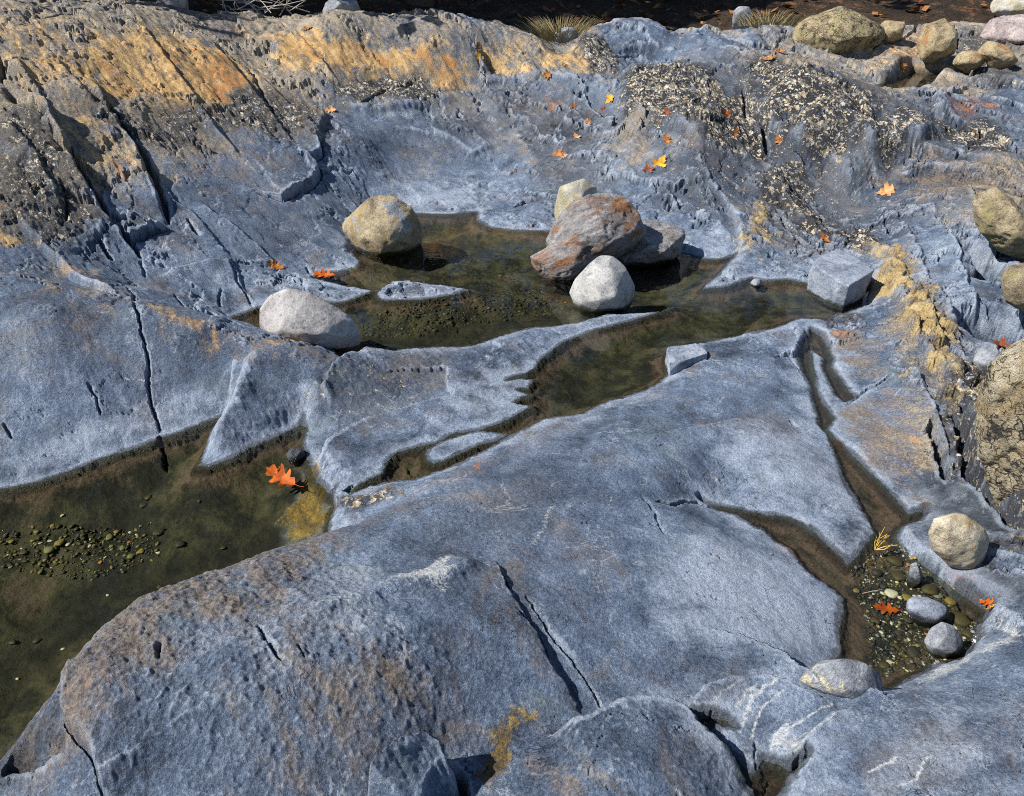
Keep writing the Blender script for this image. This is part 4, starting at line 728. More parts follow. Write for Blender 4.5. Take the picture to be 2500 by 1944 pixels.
def stone_material(name, stops, patch=None, pcol=None, pth=(.54, .62), fleck=0.35, rough=.7, lay=False, bump=.8, sc=1.0, green=None, flakes=False, tide=None):
    t = NT(name); p = t.pos()
    rot = t.mapv(p, (0, R(22), 0))
    med = t.noise(t.mapv(rot, scale=(1, 5, 5)) if lay else p, (5 if lay else 9) * sc, 6, .68, .5); grain = t.noise(p, 75 * sc, 5, .72); fine = t.noise(p, 300, 3, .7)
    f = t.math('ADD', t.math('MULTIPLY', med, .5), t.math('ADD', t.math('MULTIPLY', grain, .3), t.math('MULTIPLY', fine, .2)))
    c = t.ramp(f, *stops)
    if green: c = t.mix(t.math('MULTIPLY', t.step(t.noise(p, 7, 6, .7), .47, .62), .8), c, green)
    if patch: c = t.mix(t.step(t.math('ADD', t.math('MULTIPLY', t.noise(t.mapv(rot, scale=(.8, 3.5, 5.5)) if patch == 'lay' else p, (2.6 if patch == 'lay' else 4.5) * sc, 6, .66, .3), .8), t.math('MULTIPLY', grain, .2)), *pth), c, t.mix(t.step(grain, .4, .6), tuple(v * .55 for v in pcol), pcol))
    c = t.mix(t.math('MULTIPLY', t.step(grain, .42, .34), fleck), c, (.02, .02, .022))
    if flakes:
        wn = t.n('ShaderNodeTexNoise'); t.l(p, wn.inputs['Vector']); wn.inputs['Scale'].default_value = 22; sc_ = t.n('ShaderNodeVectorMath', operation='SCALE'); t.l(wn.outputs[1], sc_.inputs[0]); sc_.inputs[3].default_value = .07; wv = t.n('ShaderNodeVectorMath', operation='ADD'); t.l(p, wv.inputs[0]); t.l(sc_.outputs[0], wv.inputs[1])
        vn = t.n('ShaderNodeTexVoronoi', feature='DISTANCE_TO_EDGE'); t.l(wv.outputs[0], vn.inputs['Vector']); vn.inputs['Scale'].default_value = 26; gapf = t.step(t.math('ADD', vn.outputs['Distance'], t.math('MULTIPLY', t.math('SUBTRACT', med, .5), .45)), .07, -.01)
        c = t.mix(t.math('MULTIPLY', gapf, .9), c, (.025, .026, .03)); med = t.math('SUBTRACT', med, t.math('MULTIPLY', gapf, .5))
    if tide is not None:
        sp = t.n('ShaderNodeSeparateXYZ'); t.l(p, sp.inputs[0]); wl = t.step(t.math('ADD', sp.outputs[2], t.math('MULTIPLY', t.math('SUBTRACT', med, .5), .06)), tide + .02, tide); c = t.mix(t.math('MULTIPLY', wl, .85), c, t.mix(1.0, c, (.16, .16, .13), 'MULTIPLY')); rough = t.math('SUBTRACT', rough, t.math('MULTIPLY', wl, .45))
    nb = t.bump(t.math('ADD', t.math('MULTIPLY', grain, .8), t.math('ADD', t.math('MULTIPLY', fine, .3), t.math('MULTIPLY', med, .6))), bump, .014)
    return t.fin(c, rough, nb, .35)
TAN = ((.38, (.060, .050, .040)), (.46, (.22, .175, .115)), (.53, (.38, .315, .20)), (.62, (.52, .46, .33)))
OCH = ((.38, (.050, .042, .030)), (.46, (.21, .165, .100)), (.53, (.38, .315, .190)), (.62, (.52, .46, .32)))
GRY = ((.38, (.060, .064, .075)), (.46, (.150, .165, .195)), (.53, (.245, .265, .30)), (.62, (.37, .385, .41)))
BLU = ((.38, (.060, .075, .105)), (.46, (.150, .180, .235)), (.53, (.235, .270, .335)), (.62, (.34, .375, .43)))
PAL = ((.38, (.150, .140, .125)), (.46, (.30, .285, .255)), (.53, (.42, .405, .37)), (.62, (.56, .54, .50)))
BRN = ((.38, (.055, .055, .060)), (.46, (.15, .147, .155)), (.53, (.25, .243, .245)), (.62, (.38, .37, .37)))
M = {
 'lichen': stone_material('lichened_boulder', TAN, 'p', (.30, .32, .36), (.535, .56), green=(.29, .22, .11), tide=.015),
 'white': stone_material('pale_granite', PAL, green=(.33, .30, .15), tide=.02),
 'rusty': stone_material('rust_banded_schist', BRN, 'lay', (.25, .115, .050), (.49, .60), lay=True, tide=.02),
 'greyschist': stone_material('grey_schist', BRN, 'lay', (.22, .13, .08), (.56, .64), lay=True, tide=.02),
 'egg': stone_material('speckled_grey_granite', ((.38, (.13, .135, .14)), (.46, (.25, .255, .26)), (.53, (.35, .35, .345)), (.62, (.48, .475, .46))), fleck=.5, bump=.4, tide=.012),
 'loaf': stone_material('buff_granite', ((.38, (.13, .125, .125)), (.46, (.27, .26, .26)), (.53, (.37, .36, .36)), (.62, (.47, .46, .46))), 'p', (.36, .25, .15), (.53, .66), bump=.5),
 'blue': stone_material('blue_grey_stone', BLU, bump=.5, tide=.0), 'grey': stone_material('grey_stone', GRY, bump=.6, tide=-.008),
 'tan': stone_material('tan_boulder', OCH, green=(.40, .355, .175), bump=1.3, flakes=True), 'tan2': stone_material('olive_tan_boulder', TAN, green=(.34, .30, .14), bump=1.2),
 'crusty': stone_material('crusted_boulder', ((.38, (.030, .030, .034)), (.43, (.24, .195, .13)), (.50, (.50, .42, .28)), (.59, (.68, .62, .48))), 'p', (.46, .35, .19), (.50, .62), fleck=.8, bump=1.4, flakes=True),
 'orange': stone_material('orange_stained_rock', OCH, 'p', (.40, .22, .09), (.5, .6)), 'pink': stone_material('pinkish_rock', ((.38, (.09, .075, .08)), (.46, (.24, .20, .205)), (.53, (.36, .31, .305)), (.62, (.52, .47, .45)))),
 'oval': stone_material('lichened_cobble', GRY, 'p', (.52, .47, .33), (.50, .56), sc=1.5), 'cream': stone_material('cream_cobble', ((.38, (.12, .10, .07)), (.46, (.32, .275, .20)), (.53, (.46, .41, .31)), (.62, (.58, .54, .45))), 'p', (.36, .26, .12), (.55, .64), bump=.5),
 'dark': stone_material('dark_wet_stone', ((.38, (.015, .016, .018)), (.53, (.05, .055, .065)), (.62, (.11, .12, .14))), rough=.25),
}
BOULDERS = [  # name, label, category, outline(s), contact px, contact z, depth ratio, material, voxel, smooth, amp, pit, layer, sink
 ('boulder', 'round tan boulder with grey lichen discs standing in the pool', [[(728, 490), (735, 462), (760, 432), (800, 417), (840, 420), (880, 445), (898, 480), (900, 515), (888, 540), (850, 549), (800, 548), (755, 535)]], (820, 549), -.03, .85, 'lichen', .012, 5, .020, .3, 0, .05),
 ('boulder', 'pale white stone peeking from behind the rusty boulder', [[(1180, 460), (1192, 400), (1215, 379), (1245, 380), (1280, 405), (1275, 450), (1200, 490)]], (1230, 500), .0, .8, 'white', .012, 8, .014, .1, 0, .05),
 ('boulder', 'big rust-streaked schist boulder in the middle of the pool', [[(1160, 520), (1185, 470), (1215, 435), (1260, 412), (1310, 405), (1340, 418), (1366, 455), (1380, 495), (1330, 540), (1270, 570), (1200, 560)], [(1112, 580), (1125, 552), (1180, 520), (1250, 515), (1275, 555), (1225, 604), (1150, 600)]], (1210, 600), -.02, .6, 'rusty', .010, 3, .018, .5, .006, .04),
 ('boulder', 'dark grey schist block leaning on the rusty boulder', [[(1290, 560), (1325, 505), (1370, 472), (1430, 474), (1464, 495), (1466, 530), (1440, 550), (1380, 566), (1320, 574)]], (1380, 570), -.02, .7, 'greyschist', .010, 2, .030, .6, .010, .04),
 ('boulder', 'smooth pale egg-shaped stone at the edge of the rock ridge', [[(1214, 625), (1225, 598), (1255, 565), (1280, 545), (1310, 548), (1335, 570), (1355, 610), (1352, 650), (1320, 661), (1260, 664), (1225, 652)]], (1285, 664), .01, .8, 'egg', .008, 22, .006, .05, 0, .06),
 ('boulder', 'loaf-shaped buff stone beside the brown crest', [[(552, 660), (575, 630), (610, 615), (650, 625), (700, 648), (750, 680), (768, 712), (768, 742), (720, 747), (660, 730), (600, 715), (556, 705)]], (690, 742), .02, .5, 'loaf', .010, 4, .013, .2, 0, .03),
 ('boulder', 'large yellowish boulder perched on the ledge at the upper right', [[(1690, 85), (1695, 60), (1730, 30), (1790, 10), (1840, 12), (1880, 35), (1897, 65), (1875, 95), (1850, 113), (1820, 112), (1770, 120), (1720, 125), (1695, 112)]], (1770, 122), .86, .75, 'tan', .020, 3, .022, .5, 0, .06),
 ('boulder', 'dark ochre rock wedged behind the large yellowish boulder', [[(1870, 60), (1895, 38), (1930, 42), (1930, 75), (1880, 98)]], (1890, 96), .95, .8, 'orange', .02, 3, .03, .4, 0, .05),
 ('boulder', 'blocky tan rock with cracks near the upper right puddle', [[(1955, 100), (1970, 55), (2015, 35), (2045, 60), (2040, 112), (2000, 128), (1965, 120)]], (2000, 126), .88, .8, 'orange', .02, 2, .03, .6, 0, .06),
 ('boulder', 'pinkish grey rock at the top right edge', [[(2090, 78), (2120, 40), (2184, 25), (2240, 40), (2240, 95), (2150, 100), (2105, 95)]], (2150, 100), .93, .8, 'pink', .02, 2, .03, .5, 0, .06),
 ('boulder', 'pale pink rock in the top right corner', [[(2112, 18), (2130, -8), (2200, -20), (2230, 20), (2150, 40)]], (2150, 40), 1.1, .8, 'white', .02, 2, .03, .5, 0, .06),
 ('boulder', 'small orange rock below the pinkish grey rock', [[(2085, 112), (2110, 85), (2150, 98), (2172, 130), (2125, 148)]], (2125, 146), .83, .8, 'orange', .016, 3, .025, .5, 0, .05),
 ('boulder', 'low orange rock beside the upper right puddle', [[(2032, 135), (2050, 108), (2085, 108), (2105, 128), (2070, 148)]], (2070, 146), .82, .8, 'orange', .016, 3, .025, .5, 0, .05),
 ('boulder', 'olive-tan boulder overhanging a black gap at the right edge', [[(2075, 432), (2090, 402), (2112, 390), (2150, 418), (2210, 470), (2240, 545), (2190, 560), (2130, 537), (2092, 495)]], (2150, 545), .30, .7, 'tan2', .012, 2, .024, .7, 0, .0),
 ('boulder', 'small tan rock below the overhanging boulder at the right edge', [[(2130, 612), (2150, 572), (2190, 558), (2250, 600), (2240, 665), (2184, 668), (2140, 648)]], (2180, 666), .26, .7, 'tan2', .012, 3, .024, .5, 0, .0),
 ('boulder', 'rough cream-crusted block at the right edge', [[(2072, 840), (2080, 795), (2120, 765), (2142, 722), (2200, 705), (2330, 780), (2330, 1140), (2200, 1160), (2140, 1070), (2092, 990), (2070, 900)]], (2180, 1130), .06, .45, 'crusty', .007, 2, .024, .5, 0, .05),
 ('stone', 'cream four-sided cobble on dark rock right of the puddle', [[(1978, 1140), (1992, 1105), (2020, 1090), (2060, 1098), (2100, 1125), (2112, 1150), (2100, 1195), (2070, 1224), (2020, 1205), (1985, 1170)]], (2060, 1222), None, .45, 'cream', .006, 6, .016, .2, 0, .0),
 ('stone', 'flat oval cobble with cream lichen lying on the slab edge', [[(1704, 1452), (1740, 1422), (1800, 1408), (1850, 1418), (1882, 1442), (1883, 1470), (1850, 1490), (1790, 1484), (1730, 1467)]], (1790, 1484), None, .40, 'oval', .005, 8, .010, .1, 0, .0),
 ('stone', 'blue-grey wedge stone half sunk in the gravel', [[(1926, 1287), (1945, 1279), (1985, 1282), (2017, 1292), (2028, 1306), (2005, 1324), (1980, 1331), (1945, 1312)]], (1980, 1328), -.02, .5, 'blue', .004, 5, .012, .1, 0, .03),
 ('stone', 'rounded grey stone at the lower end of the puddle', [[(1970, 1368), (1985, 1345), (2010, 1327), (2035, 1335), (2055, 1365), (2052, 1390), (2020, 1401), (1985, 1396)]], (2015, 1400), -.02, .5, 'grey', .004, 6, .012, .1, 0, .02),
 ('stone', 'small pointed grey stone standing in the gravel', [[(1934, 1242), (1944, 1205), (1955, 1199), (1965, 1218), (1969, 1238), (1950, 1247)]], (1950, 1246), -.02, .9, 'grey', .003, 3, .02, .2, 0, .02),
 ('stone', 'smooth grey stone against the cream-crusted block', [[(2076, 770), (2095, 745), (2122, 740), (2140, 757), (2125, 785), (2085, 790)]], (2100, 788), .12, .9, 'grey', .006, 6, .012, .1, 0, .03),
 ('stone', 'wet dark stone with a pale top above the floating leaf', [[(608, 967), (618, 956), (642, 957), (652, 972), (640, 986), (615, 984)]], (630, 985), -.08, .9, 'dark', .004, 3, .02, .2, 0, .02),
 ('stone', 'tiny grey stone on the far shore near the square block', [[(1600, 604), (1610, 593), (1622, 596), (1627, 605), (1612, 611)]], (1612, 610), .0, .9, 'grey', .004, 4, .02, .1, 0, .02),
]
for n_, (nm, lb, outs, bp, bz, thr, mt, vx, smo, amp, pit, lay, sink) in enumerate(BOULDERS):
    bpt = at('P', bp[0], bp[1], bz) if bz is not None else cast('P', bp[0], bp[1], ground); Yf = bpt[1]; allp = np.array([aty('P', a, b, Yf) for q in outs for a, b in q]); wd = np.ptp(allp[:, 0]); sets = []
    for k, q in enumerate(outs):
        w_ = np.ptp([aty('P', a, b, Yf)[0] for a, b in q]); th = w_ * thr
        sets.append(hull_verts(q, Yf + th * .36 - (.04 if k else 0) + (0.06 if len(outs) > 1 and k == 0 else 0), th, 100 + n_ * 3 + k, sink=sink))
    me = solid(sets, vx, smo, 300 + n_ * 11, amp, pit, lay, chop=22 if mt == 'crusty' else (12 if mt in ('tan', 'tan2', 'orange', 'greyschist', 'rusty') else 6))
    me.name = nm; me.materials.append(M[mt]); o = bpy.data.objects.new(nm, me); COL.objects.link(o)
    tag(o, lb, 'boulder' if nm == 'boulder' else 'stone')
# the square block by the far shore: eight shaped corners
top = [at('P', 1724, 556, .19), at('P', 1797, 524, .21), at('P', 1866, 576, .19), at('P', 1806, 612, .15)]
c_ = np.mean(top, 0); low = [np.array((c_[0] + (v[0] - c_[0]) * .85, c_[1] + (v[1] - c_[1]) * .85 + .01, -.03)) for v in top]
me = solid([top + low], .007, 2, 777, .012, .3, 0); me.name = 'boulder'; me.materials.append(M['blue']); o = bpy.data.objects.new('boulder', me); COL.objects.link(o)
tag(o, 'square blue-grey block with a flat top at the far shore', 'boulder')
# small grey block at the near shore of the channel
top = [at('P', 1422, 740, .085), at('P', 1500, 728, .09), at('P', 1510, 748, .085), at('P', 1430, 776, .07)]
c_ = np.mean(top, 0); low = [np.array((c_[0] + (v[0] - c_[0]) * 1.05, c_[1] + (v[1] - c_[1]) * 1.05, -.05)) for v in top]
me = solid([top + low], .005, 3, 781, .02, .3, 0); me.name = 'stone'; me.materials.append(M['blue']); o = bpy.data.objects.new('stone', me); COL.objects.link(o)
tag(o, 'oblong grey block on the near shore of the narrow channel', 'stone')

# ------------------------------------------------------------------ pebbles and gravel
def ico(sub=1):
    bm = bmesh.new(); bmesh.ops.create_icosphere(bm, subdivisions=sub, radius=1); v = np.array([q.co[:] for q in bm.verts]); f = np.array([[q.index for q in g.verts] for g in bm.faces]); bm.free(); return v, f
ICV, ICF = ico(1); ICV2, ICF2 = ico(2)
def flat_mat(name, c, rough=.6, var=.35):
    t = NT(name); n = t.noise(t.pos(), 120, 4, .7); return t.fin(t.mix(n, tuple(v * (1 - var) for v in c), tuple(min(1, v * (1 + var)) for v in c)), rough, t.bump(n, .4, .004), .4)
PM = {'y': flat_mat('yellow_pebble', (.22, .165, .055)), 'g': flat_mat('green_pebble', (.17, .17, .085)), 'w': flat_mat('white_pebble', (.55, .54, .50)), 'o': flat_mat('orange_pebble', (.38, .17, .04)), 'b': flat_mat('grey_pebble', (.17, .19, .22)), 'd': flat_mat('dark_pebble', (.035, .035, .035)), 'k': flat_mat('olive_pebble', (.062, .054, .028))}
rs = np.random.RandomState(5)
def pebble(t, px, py, wpx, kind, label, group, z=None, flat=.36):
    q = cast(t, px, py, ground); r = wpx * .34 * np.linalg.norm(q - np.array((0, 0, CAM_H))) / 1714 * .5 if t != 'P' else wpx * np.linalg.norm(q - np.array((0, 0, CAM_H))) / 1714 * .5
    sc = np.array((1, .7 + .3 * rs.rand(), flat)) * r; v = ICV2 * (1 + .34 * vnoise3(ICV2 + rs.rand() * 50, 1.1, 3, 9)[:, None]); a = rs.rand() * 6.28
    v = v * sc; v = np.stack([v[:, 0] * math.cos(a) - v[:, 1] * math.sin(a), v[:, 0] * math.sin(a) + v[:, 1] * math.cos(a), v[:, 2]], 1)
    o = mesh_obj('pebble', v, ICF2, PM[kind]); o.location = (q[0], q[1], q[2] + .5 * sc[2]); tag(o, label, 'pebble', group)
LP = [('G', 375, 110, 85, 'y'), ('G', 310, 155, 80, 'g'), ('G', 425, 120, 40, 'w'), ('G', 690, 75, 75, 'g'), ('G', 770, 142, 60, 'g'), ('G', 820, 195, 65, 'g'), ('G', 885, 165, 65, 'y'), ('G', 632, 230, 40, 'o'), ('G', 600, 290, 26, 'y'), ('G', 75, 100, 45, 'y'), ('D', 392, 1592, 36, 'w'), ('D', 330, 1655, 36, 'y'), ('G', 330, 5, 34, 'y'), ('G', 810, 105, 30, 'o'), ('G', 1400, 140, 45, 'k'), ('G', 675, 437, 26, 'w'), ('G', 1000, 385, 45, 'k'), ('G', 235, 725, 60, 'd'), ('G', 80, 735, 60, 'd'), ('G', 395, 775, 30, 'w'), ('G', 110, 962, 26, 'w'), ('G', 1000, 45, 90, 'd'), ('G', 1130, 120, 80, 'd'), ('D', 930, 1480, 60, 'k'), ('D', 1250, 1500, 45, 'd'), ('D', 900, 1530, 70, 'd'), ('G', 150, 170, 60, 'k'), ('G', 520, 60, 60, 'k'), ('G', 230, 40, 45, 'g'), ('G', 560, 130, 40, 'w'), ('G', 730, 40, 45, 'y'), ('G', 480, 20, 40, 'k'), ('G', 700, 130, 36, 'g'), ('G', 240, 190, 36, 'g'), ('G', 790, 250, 40, 'k')]
cn = {'y': 'yellow', 'g': 'pale green', 'w': 'white', 'o': 'orange', 'd': 'dark', 'k': 'olive brown', 'b': 'grey'}
def where(ps, bedname):
    cnt = {}; outp = []
    for p_ in ps: cnt.setdefault(p_[4], []).append(p_)
    ordn = ['leftmost', 'second', 'third', 'fourth', 'fifth', 'sixth', 'seventh', 'eighth', 'ninth', 'tenth']
    for p_ in ps:
        row = sorted(cnt[p_[4]], key=lambda q: TILE[q[0]][0] + q[1] * .3892); i = row.index(p_); n = len(row); sz = 'small ' if p_[3] < 40 else ('large ' if p_[3] > 75 else '')
        pl = '' if n == 1 else (', leftmost of its colour' if i == 0 else (', rightmost of its colour' if i == n - 1 else ', %s of its colour from the left' % ordn[i]))
        outp.append('%s%s pebble on %s%s' % (sz, cn[p_[4]], bedname, pl))
    return outp
for (t, a, b, w_, k), lb in zip(LP, where(LP, 'the left pool bed')): pebble(t, a, b, w_ * .72, k, lb, 'pebbles on the bed of the left pool')
RP = [('I', 1355, 430, 80, 'w'), ('I', 1590, 405, 100, 'k'), ('I', 1720, 480, 60, 'y'), ('I', 1370, 225, 95, 'k'), ('I', 1260, 295, 60, 'd'), ('I', 1400, 320, 90, 'k'), ('I', 1780, 590, 110, 'k'), ('I', 1450, 590, 60, 'd'), ('I', 1640, 440, 60, 'b'), ('I', 1340, 860, 40, 'w'), ('I', 1290, 670, 30, 'w'), ('I', 1450, 370, 30, 'w'), ('I', 1490, 360, 26, 'w'), ('I', 1390, 680, 70, 'd'), ('I', 1490, 800, 90, 'd'), ('I', 1310, 880, 60, 'k'), ('I', 1460, 245, 30, 'o'), ('I', 1570, 680, 22, 'o'), ('I', 1130, 410, 40, 'y'), ('I', 1450, 455, 60, 'y'), ('I', 1680, 640, 40, 'd'), ('I', 1830, 680, 60, 'k'), ('I', 1300, 380, 40, 'd'), ('I', 1250, 600, 60, 'k'), ('I', 1380, 760, 50, 'k')]
for (t, a, b, w_, k), lb in zip(RP, where(RP, 'the right puddle gravel')): pebble(t, a, b, w_, k, lb, 'pebbles in the gravelly puddle')
def gravel(name, poly, n, r0, r1, pal, label, lift=.1):
    Pn = np.array([cast('P', a, b, ground)[:2] for a, b in poly]); mn = Pn.min(0); mx = Pn.max(0); pts = rs.rand(n * 4, 2) * (mx - mn) + mn; pts = pts[inside(pts[:, 0], pts[:, 1], Pn)][:n]; n = len(pts)
    z = ground(pts[:, 0], pts[:, 1]); rr = r0 + (r1 - r0) * rs.rand(n) ** 3; V = []; F = []; MI = []
    for k in range(n):
        a = rs.rand() * 6.28; v = ICV * (1 + .3 * rs.randn(len(ICV), 1)) * np.array((1, .5 + .5 * rs.rand(), .28 + .3 * rs.rand())) * rr[k]
        v = np.stack([v[:, 0] * math.cos(a) - v[:, 1] * math.sin(a), v[:, 0] * math.sin(a) + v[:, 1] * math.cos(a), v[:, 2]], 1) + np.array((pts[k, 0], pts[k, 1], z[k] + lift * rr[k])); F.append(ICF + len(ICV) * k); V.append(v); MI.append(np.full(len(ICF), rs.choice(len(pal), p=[w for _, w in pal])))
    o = mesh_obj(name, np.concatenate(V), np.concatenate(F))
    for c, _ in pal: o.data.materials.append(PM[c])
    o.data.polygons.foreach_set('material_index', np.concatenate(MI).astype(np.int32)); tag(o, label, kind='stuff'); return o
gravel('gravel', [(1815, 1215), (1850, 1180), (1925, 1165), (1960, 1195), (2040, 1250), (2090, 1320), (2080, 1370), (2000, 1415), (1880, 1445), (1855, 1420), (1850, 1330)], 2600, .0018, .010, [('d', .40), ('k', .26), ('b', .16), ('y', .10), ('w', .08)], 'dark wet gravel with white grit in the puddle at the right')
gravel('gravel', [(770, 690), (800, 670), (1000, 640), (1110, 610), (1210, 640), (1200, 665), (1050, 685), (900, 715), (780, 720)], 2600, .003, .020, [('d', .55), ('k', .40), ('y', .02), ('o', .01), ('b', .02)], 'brown gravel on the bed of the middle pool', -.25)
gravel('gravel', [(0, 1130), (120, 1120), (330, 1110), (340, 1190), (200, 1240), (0, 1210)], 800, .003, .014, [('d', .36), ('k', .34), ('g', .12), ('y', .12), ('w', .06)], 'pale grit and pebbles on the bed of the left pool')
gravel('gravel', [(700, 590), (900, 560), (1100, 560), (1110, 600), (900, 640), (760, 640)], 500, .004, .016, [('d', .5), ('k', .46), ('y', .04)], 'scattered gravel behind the grey rock sliver', -.2)

# ------------------------------------------------------------------ fallen leaves
def leaf_mat(name, c, c2):
    t = NT(name); p = t.pos(True); n = t.noise(p, 22, 4, .7); col = t.mix(t.step(n, .35, .65), c2, c); nb = t.bump(t.noise(p, 60, 3), .4, .004)
    m = t.fin(col, .6, nb, .15); return m
LM = {'o': leaf_mat('orange_leaf', (.38, .14, .030), (.18, .06, .018)), 'r': leaf_mat('red_brown_leaf', (.22, .055, .020), (.10, .028, .012)), 'y': leaf_mat('golden_leaf', (.58, .34, .035), (.40, .18, .02)), 'b': leaf_mat('brown_leaf', (.30, .14, .045), (.15, .06, .02)), 't': leaf_mat('tan_leaf', (.52, .29, .13), (.32, .15, .06)), 'f': leaf_mat('flame_orange_leaf', (.43, .10, .010), (.24, .042, .006))}
def leaf_outline(kind):
    if kind == 'oak':
        half = [(0, .03), (.07, .08), (.16, .16), (.12, .24), (.10, .27), (.26, .36), (.30, .44), (.14, .46), (.12, .50), (.28, .62), (.30, .70), (.14, .68), (.11, .72), (.18, .83), (.15, .88), (.06, .90), (0, 1.0)]
    else:
        half = [(0, .05), (.10, .02), (.30, .05), (.22, .16), (.24, .22), (.48, .30), (.40, .38), (.44, .50), (.28, .50), (.20, .54), (.24, .70), (.14, .72), (.10, .80), (0, 1.0)]
    return half
def leaf(px, py, size, kind, mat, label, yaw=0, curl=.5, tilt=0.0, water=None, lift=.006, grp='fallen leaves', t='P'):
    q = cast(t, px, py, ground)
    if water is not None: q = at(t, px, py, water)
    half = leaf_outline(kind); h = .01; V = []; F = []
    for (w_, l_) in half:
        for s in (-1, -.5, 0, .5, 1):
            xx = w_ * s; yy = l_ - .5
            zz = curl * (.55 * xx * xx * 2.2 + .45 * yy * yy * .9) + .02 * math.sin(l_ * 19 + s * 2) * abs(s); V.append((xx, yy + .02 * abs(s) * math.sin(l_ * 9), zz))
    for k in range(len(half) - 1):
        for s in range(4):
            a = k * 5 + s; F.append((a, a + 1, a + 6, a + 5))
    b0 = len(V); r = .012
    for k, (yy, zz) in enumerate(((-.47, .10 * curl), (-.62, .12 * curl + .03), (-.74, .14 * curl + .08))):
        for s in range(3): V.append((r * math.cos(s * 2.1) * (1 - .2 * k) + .03 * k * k * .5, yy, zz + r * math.sin(s * 2.1)))
    for k in range(2):
        for s in range(3): F.append((b0 + k * 3 + s, b0 + k * 3 + (s + 1) % 3, b0 + k * 3 + 3 + (s + 1) % 3, b0 + k * 3 + 3 + s))
    V = np.array(V) * size
    o = mesh_obj('fallen_leaf', V, F, LM[mat])
    e = .03; nx = (ground(np.array([q[0] + e]), np.array([q[1]])) - ground(np.array([q[0] - e]), np.array([q[1]])))[0] / (2 * e); ny = (ground(np.array([q[0]]), np.array([q[1] + e])) - ground(np.array([q[0]]), np.array([q[1] - e])))[0] / (2 * e)
    n = Vector((0, 0, 1)) if water is not None else Vector((-max(-1, min(1, nx)), -max(-1, min(1, ny)), 1)).normalized()
    o.rotation_mode = 'QUATERNION'; o.rotation_quaternion = Matrix.Rotation(R(-tilt), 3, 'X').to_quaternion() @ Vector((0, 0, 1)).rotation_difference(n) @ Matrix.Rotation(R(yaw), 3, 'Z').to_quaternion()
    o.location = Vector(q) + n * lift; tag(o, label, 'leaf', grp); return o
LEAVES = [
 (587, 568, .15, 'oak', 'o', 'curled orange oak leaf on the low blue rock by the inlet', 80, .9, -25), (655, 62, .14, 'oak', 'b', 'brown leaf near the crest of the back ledge', 100, .5, -10), (705, 236, .14, 'oak', 't', 'tan leaf on the bench left of the scooped rock face', 90, .7, -20),
 (1018, 103, .14, 'oak', 'b', 'brown leaf at the top of the gully in the back ledge', 10, .6, -20), (1021, 130, .15, 'maple', 'y', 'gold leaf in the gully of the back ledge', 200, .4, -30), (1165, 161, .13, 'maple', 'b', 'brown curled leaf on the bench under the striped ledge', 90, .9, -30),
 (1203, 139, .11, 'oak', 'b', 'narrow brown leaf on the striped ochre ledge', 10, .5, 0), (1226, 232, .15, 'maple', 'o', 'orange leaf on the folded rock left of the flaked outcrop', 30, .6, -30), (1256, 262, .13, 'oak', 'b', 'reddish brown leaf below the orange leaf on folded rock', 20, .8, -30),
 (1300, 214, .13, 'maple', 'y', 'tan gold leaf at the left shoulder of the flaked outcrop', 120, .6, -20), (1286, 232, .08, 'oak', 'r', 'small red leaf at the foot of the flaked outcrop', 140, .5, -20), (1228, 293, .11, 'maple', 't', 'pale tan leaf above the orange pair', 15, .6, -30),
 (1188, 332, .14, 'maple', 'o', 'orange leaf in the hollow beside the rounded block', 60, .7, -30), (1204, 334, .09, 'oak', 't', 'small tan leaf touching the orange leaf in the hollow', 100, .7, -20), (1410, 347, .17, 'maple', 'y', 'bright yellow leaf on the grey slope above the rusty boulder', 320, .5, -20),
 (1382, 363, .13, 'maple', 'r', 'dark red-brown leaf just left of the bright yellow leaf', 10, .8, -25), (1423, 238, .11, 'maple', 'r', 'red leaf high on the flaked outcrop', 20, .8, -25), (1423, 301, .14, 'oak', 'o', 'upright orange leaf above the bright yellow leaf', 5, .6, -35),
 (1545, 245, .12, 'maple', 'f', 'vivid orange leaf by the cleft in the outcrop', 70, .8, -25), (1568, 285, .12, 'oak', 'b', 'olive brown leaf on the flaked slope below the cleft', 0, .6, -30), (1664, 303, .14, 'oak', 'o', 'orange lobed leaf beside the cleft under the flaked mound', 20, .4, -25),
 (1887, 411, .17, 'maple', 't', 'large tan leaf on the blue rock hollow at the right', 90, .8, -20), (1758, 509, .12, 'oak', 'o', 'orange leaf in the crack above the square block', 45, .5, -10), (1662, 112, .17, 'oak', 'b', 'dark brown leaf left of the large yellowish boulder', 80, .7, -10),
 (1637, 128, .14, 'maple', 'b', 'brown leaf at the lip above the flaked mound', 50, .7, -10), (1788, 114, .10, 'oak', 'b', 'brown leaf tucked under the large yellowish boulder', 30, .6, -10), (1922, 136, .15, 'maple', 'o', 'orange leaf above the upper right puddle', 20, .6, -20),
 (2030, 148, .11, 'oak', 'y', 'narrow golden leaf at the right end of the upper puddle', 0, .5, -30), (2131, 738, .13, 'maple', 'r', 'red leaf in the gap by the right edge', 70, .7, -15), (2112, 1288, .085, 'oak', 'f', 'orange leaf wedged in the crack right of the gravel', 40, .6, -10),
 (1590, 42, .16, 'maple', 'o', 'orange leaf on the crest of the back ledge', 20, .6, -10), (2118, 458 + 840, .05, 'oak', 'y', 'tiny yellow leaf beside the wedged orange leaf', 60, .4, 0)]
for (a, b, sz, kd, mt, lb, yw, cu, ti) in LEAVES: leaf(a, b, sz * .78, kd, mt, lb, yw, cu * 1.3, ti)
leaf(692, 588, .15, 'oak', 'f', 'bright orange leaf floating in the small inlet', 80, .7, -15, water=LV_MAIN)
leaf(602, 1024, .155, 'oak', 'f', 'large flame orange oak leaf floating on the left pool', 60, .75, -38, water=LV_LEFT, lift=.016)
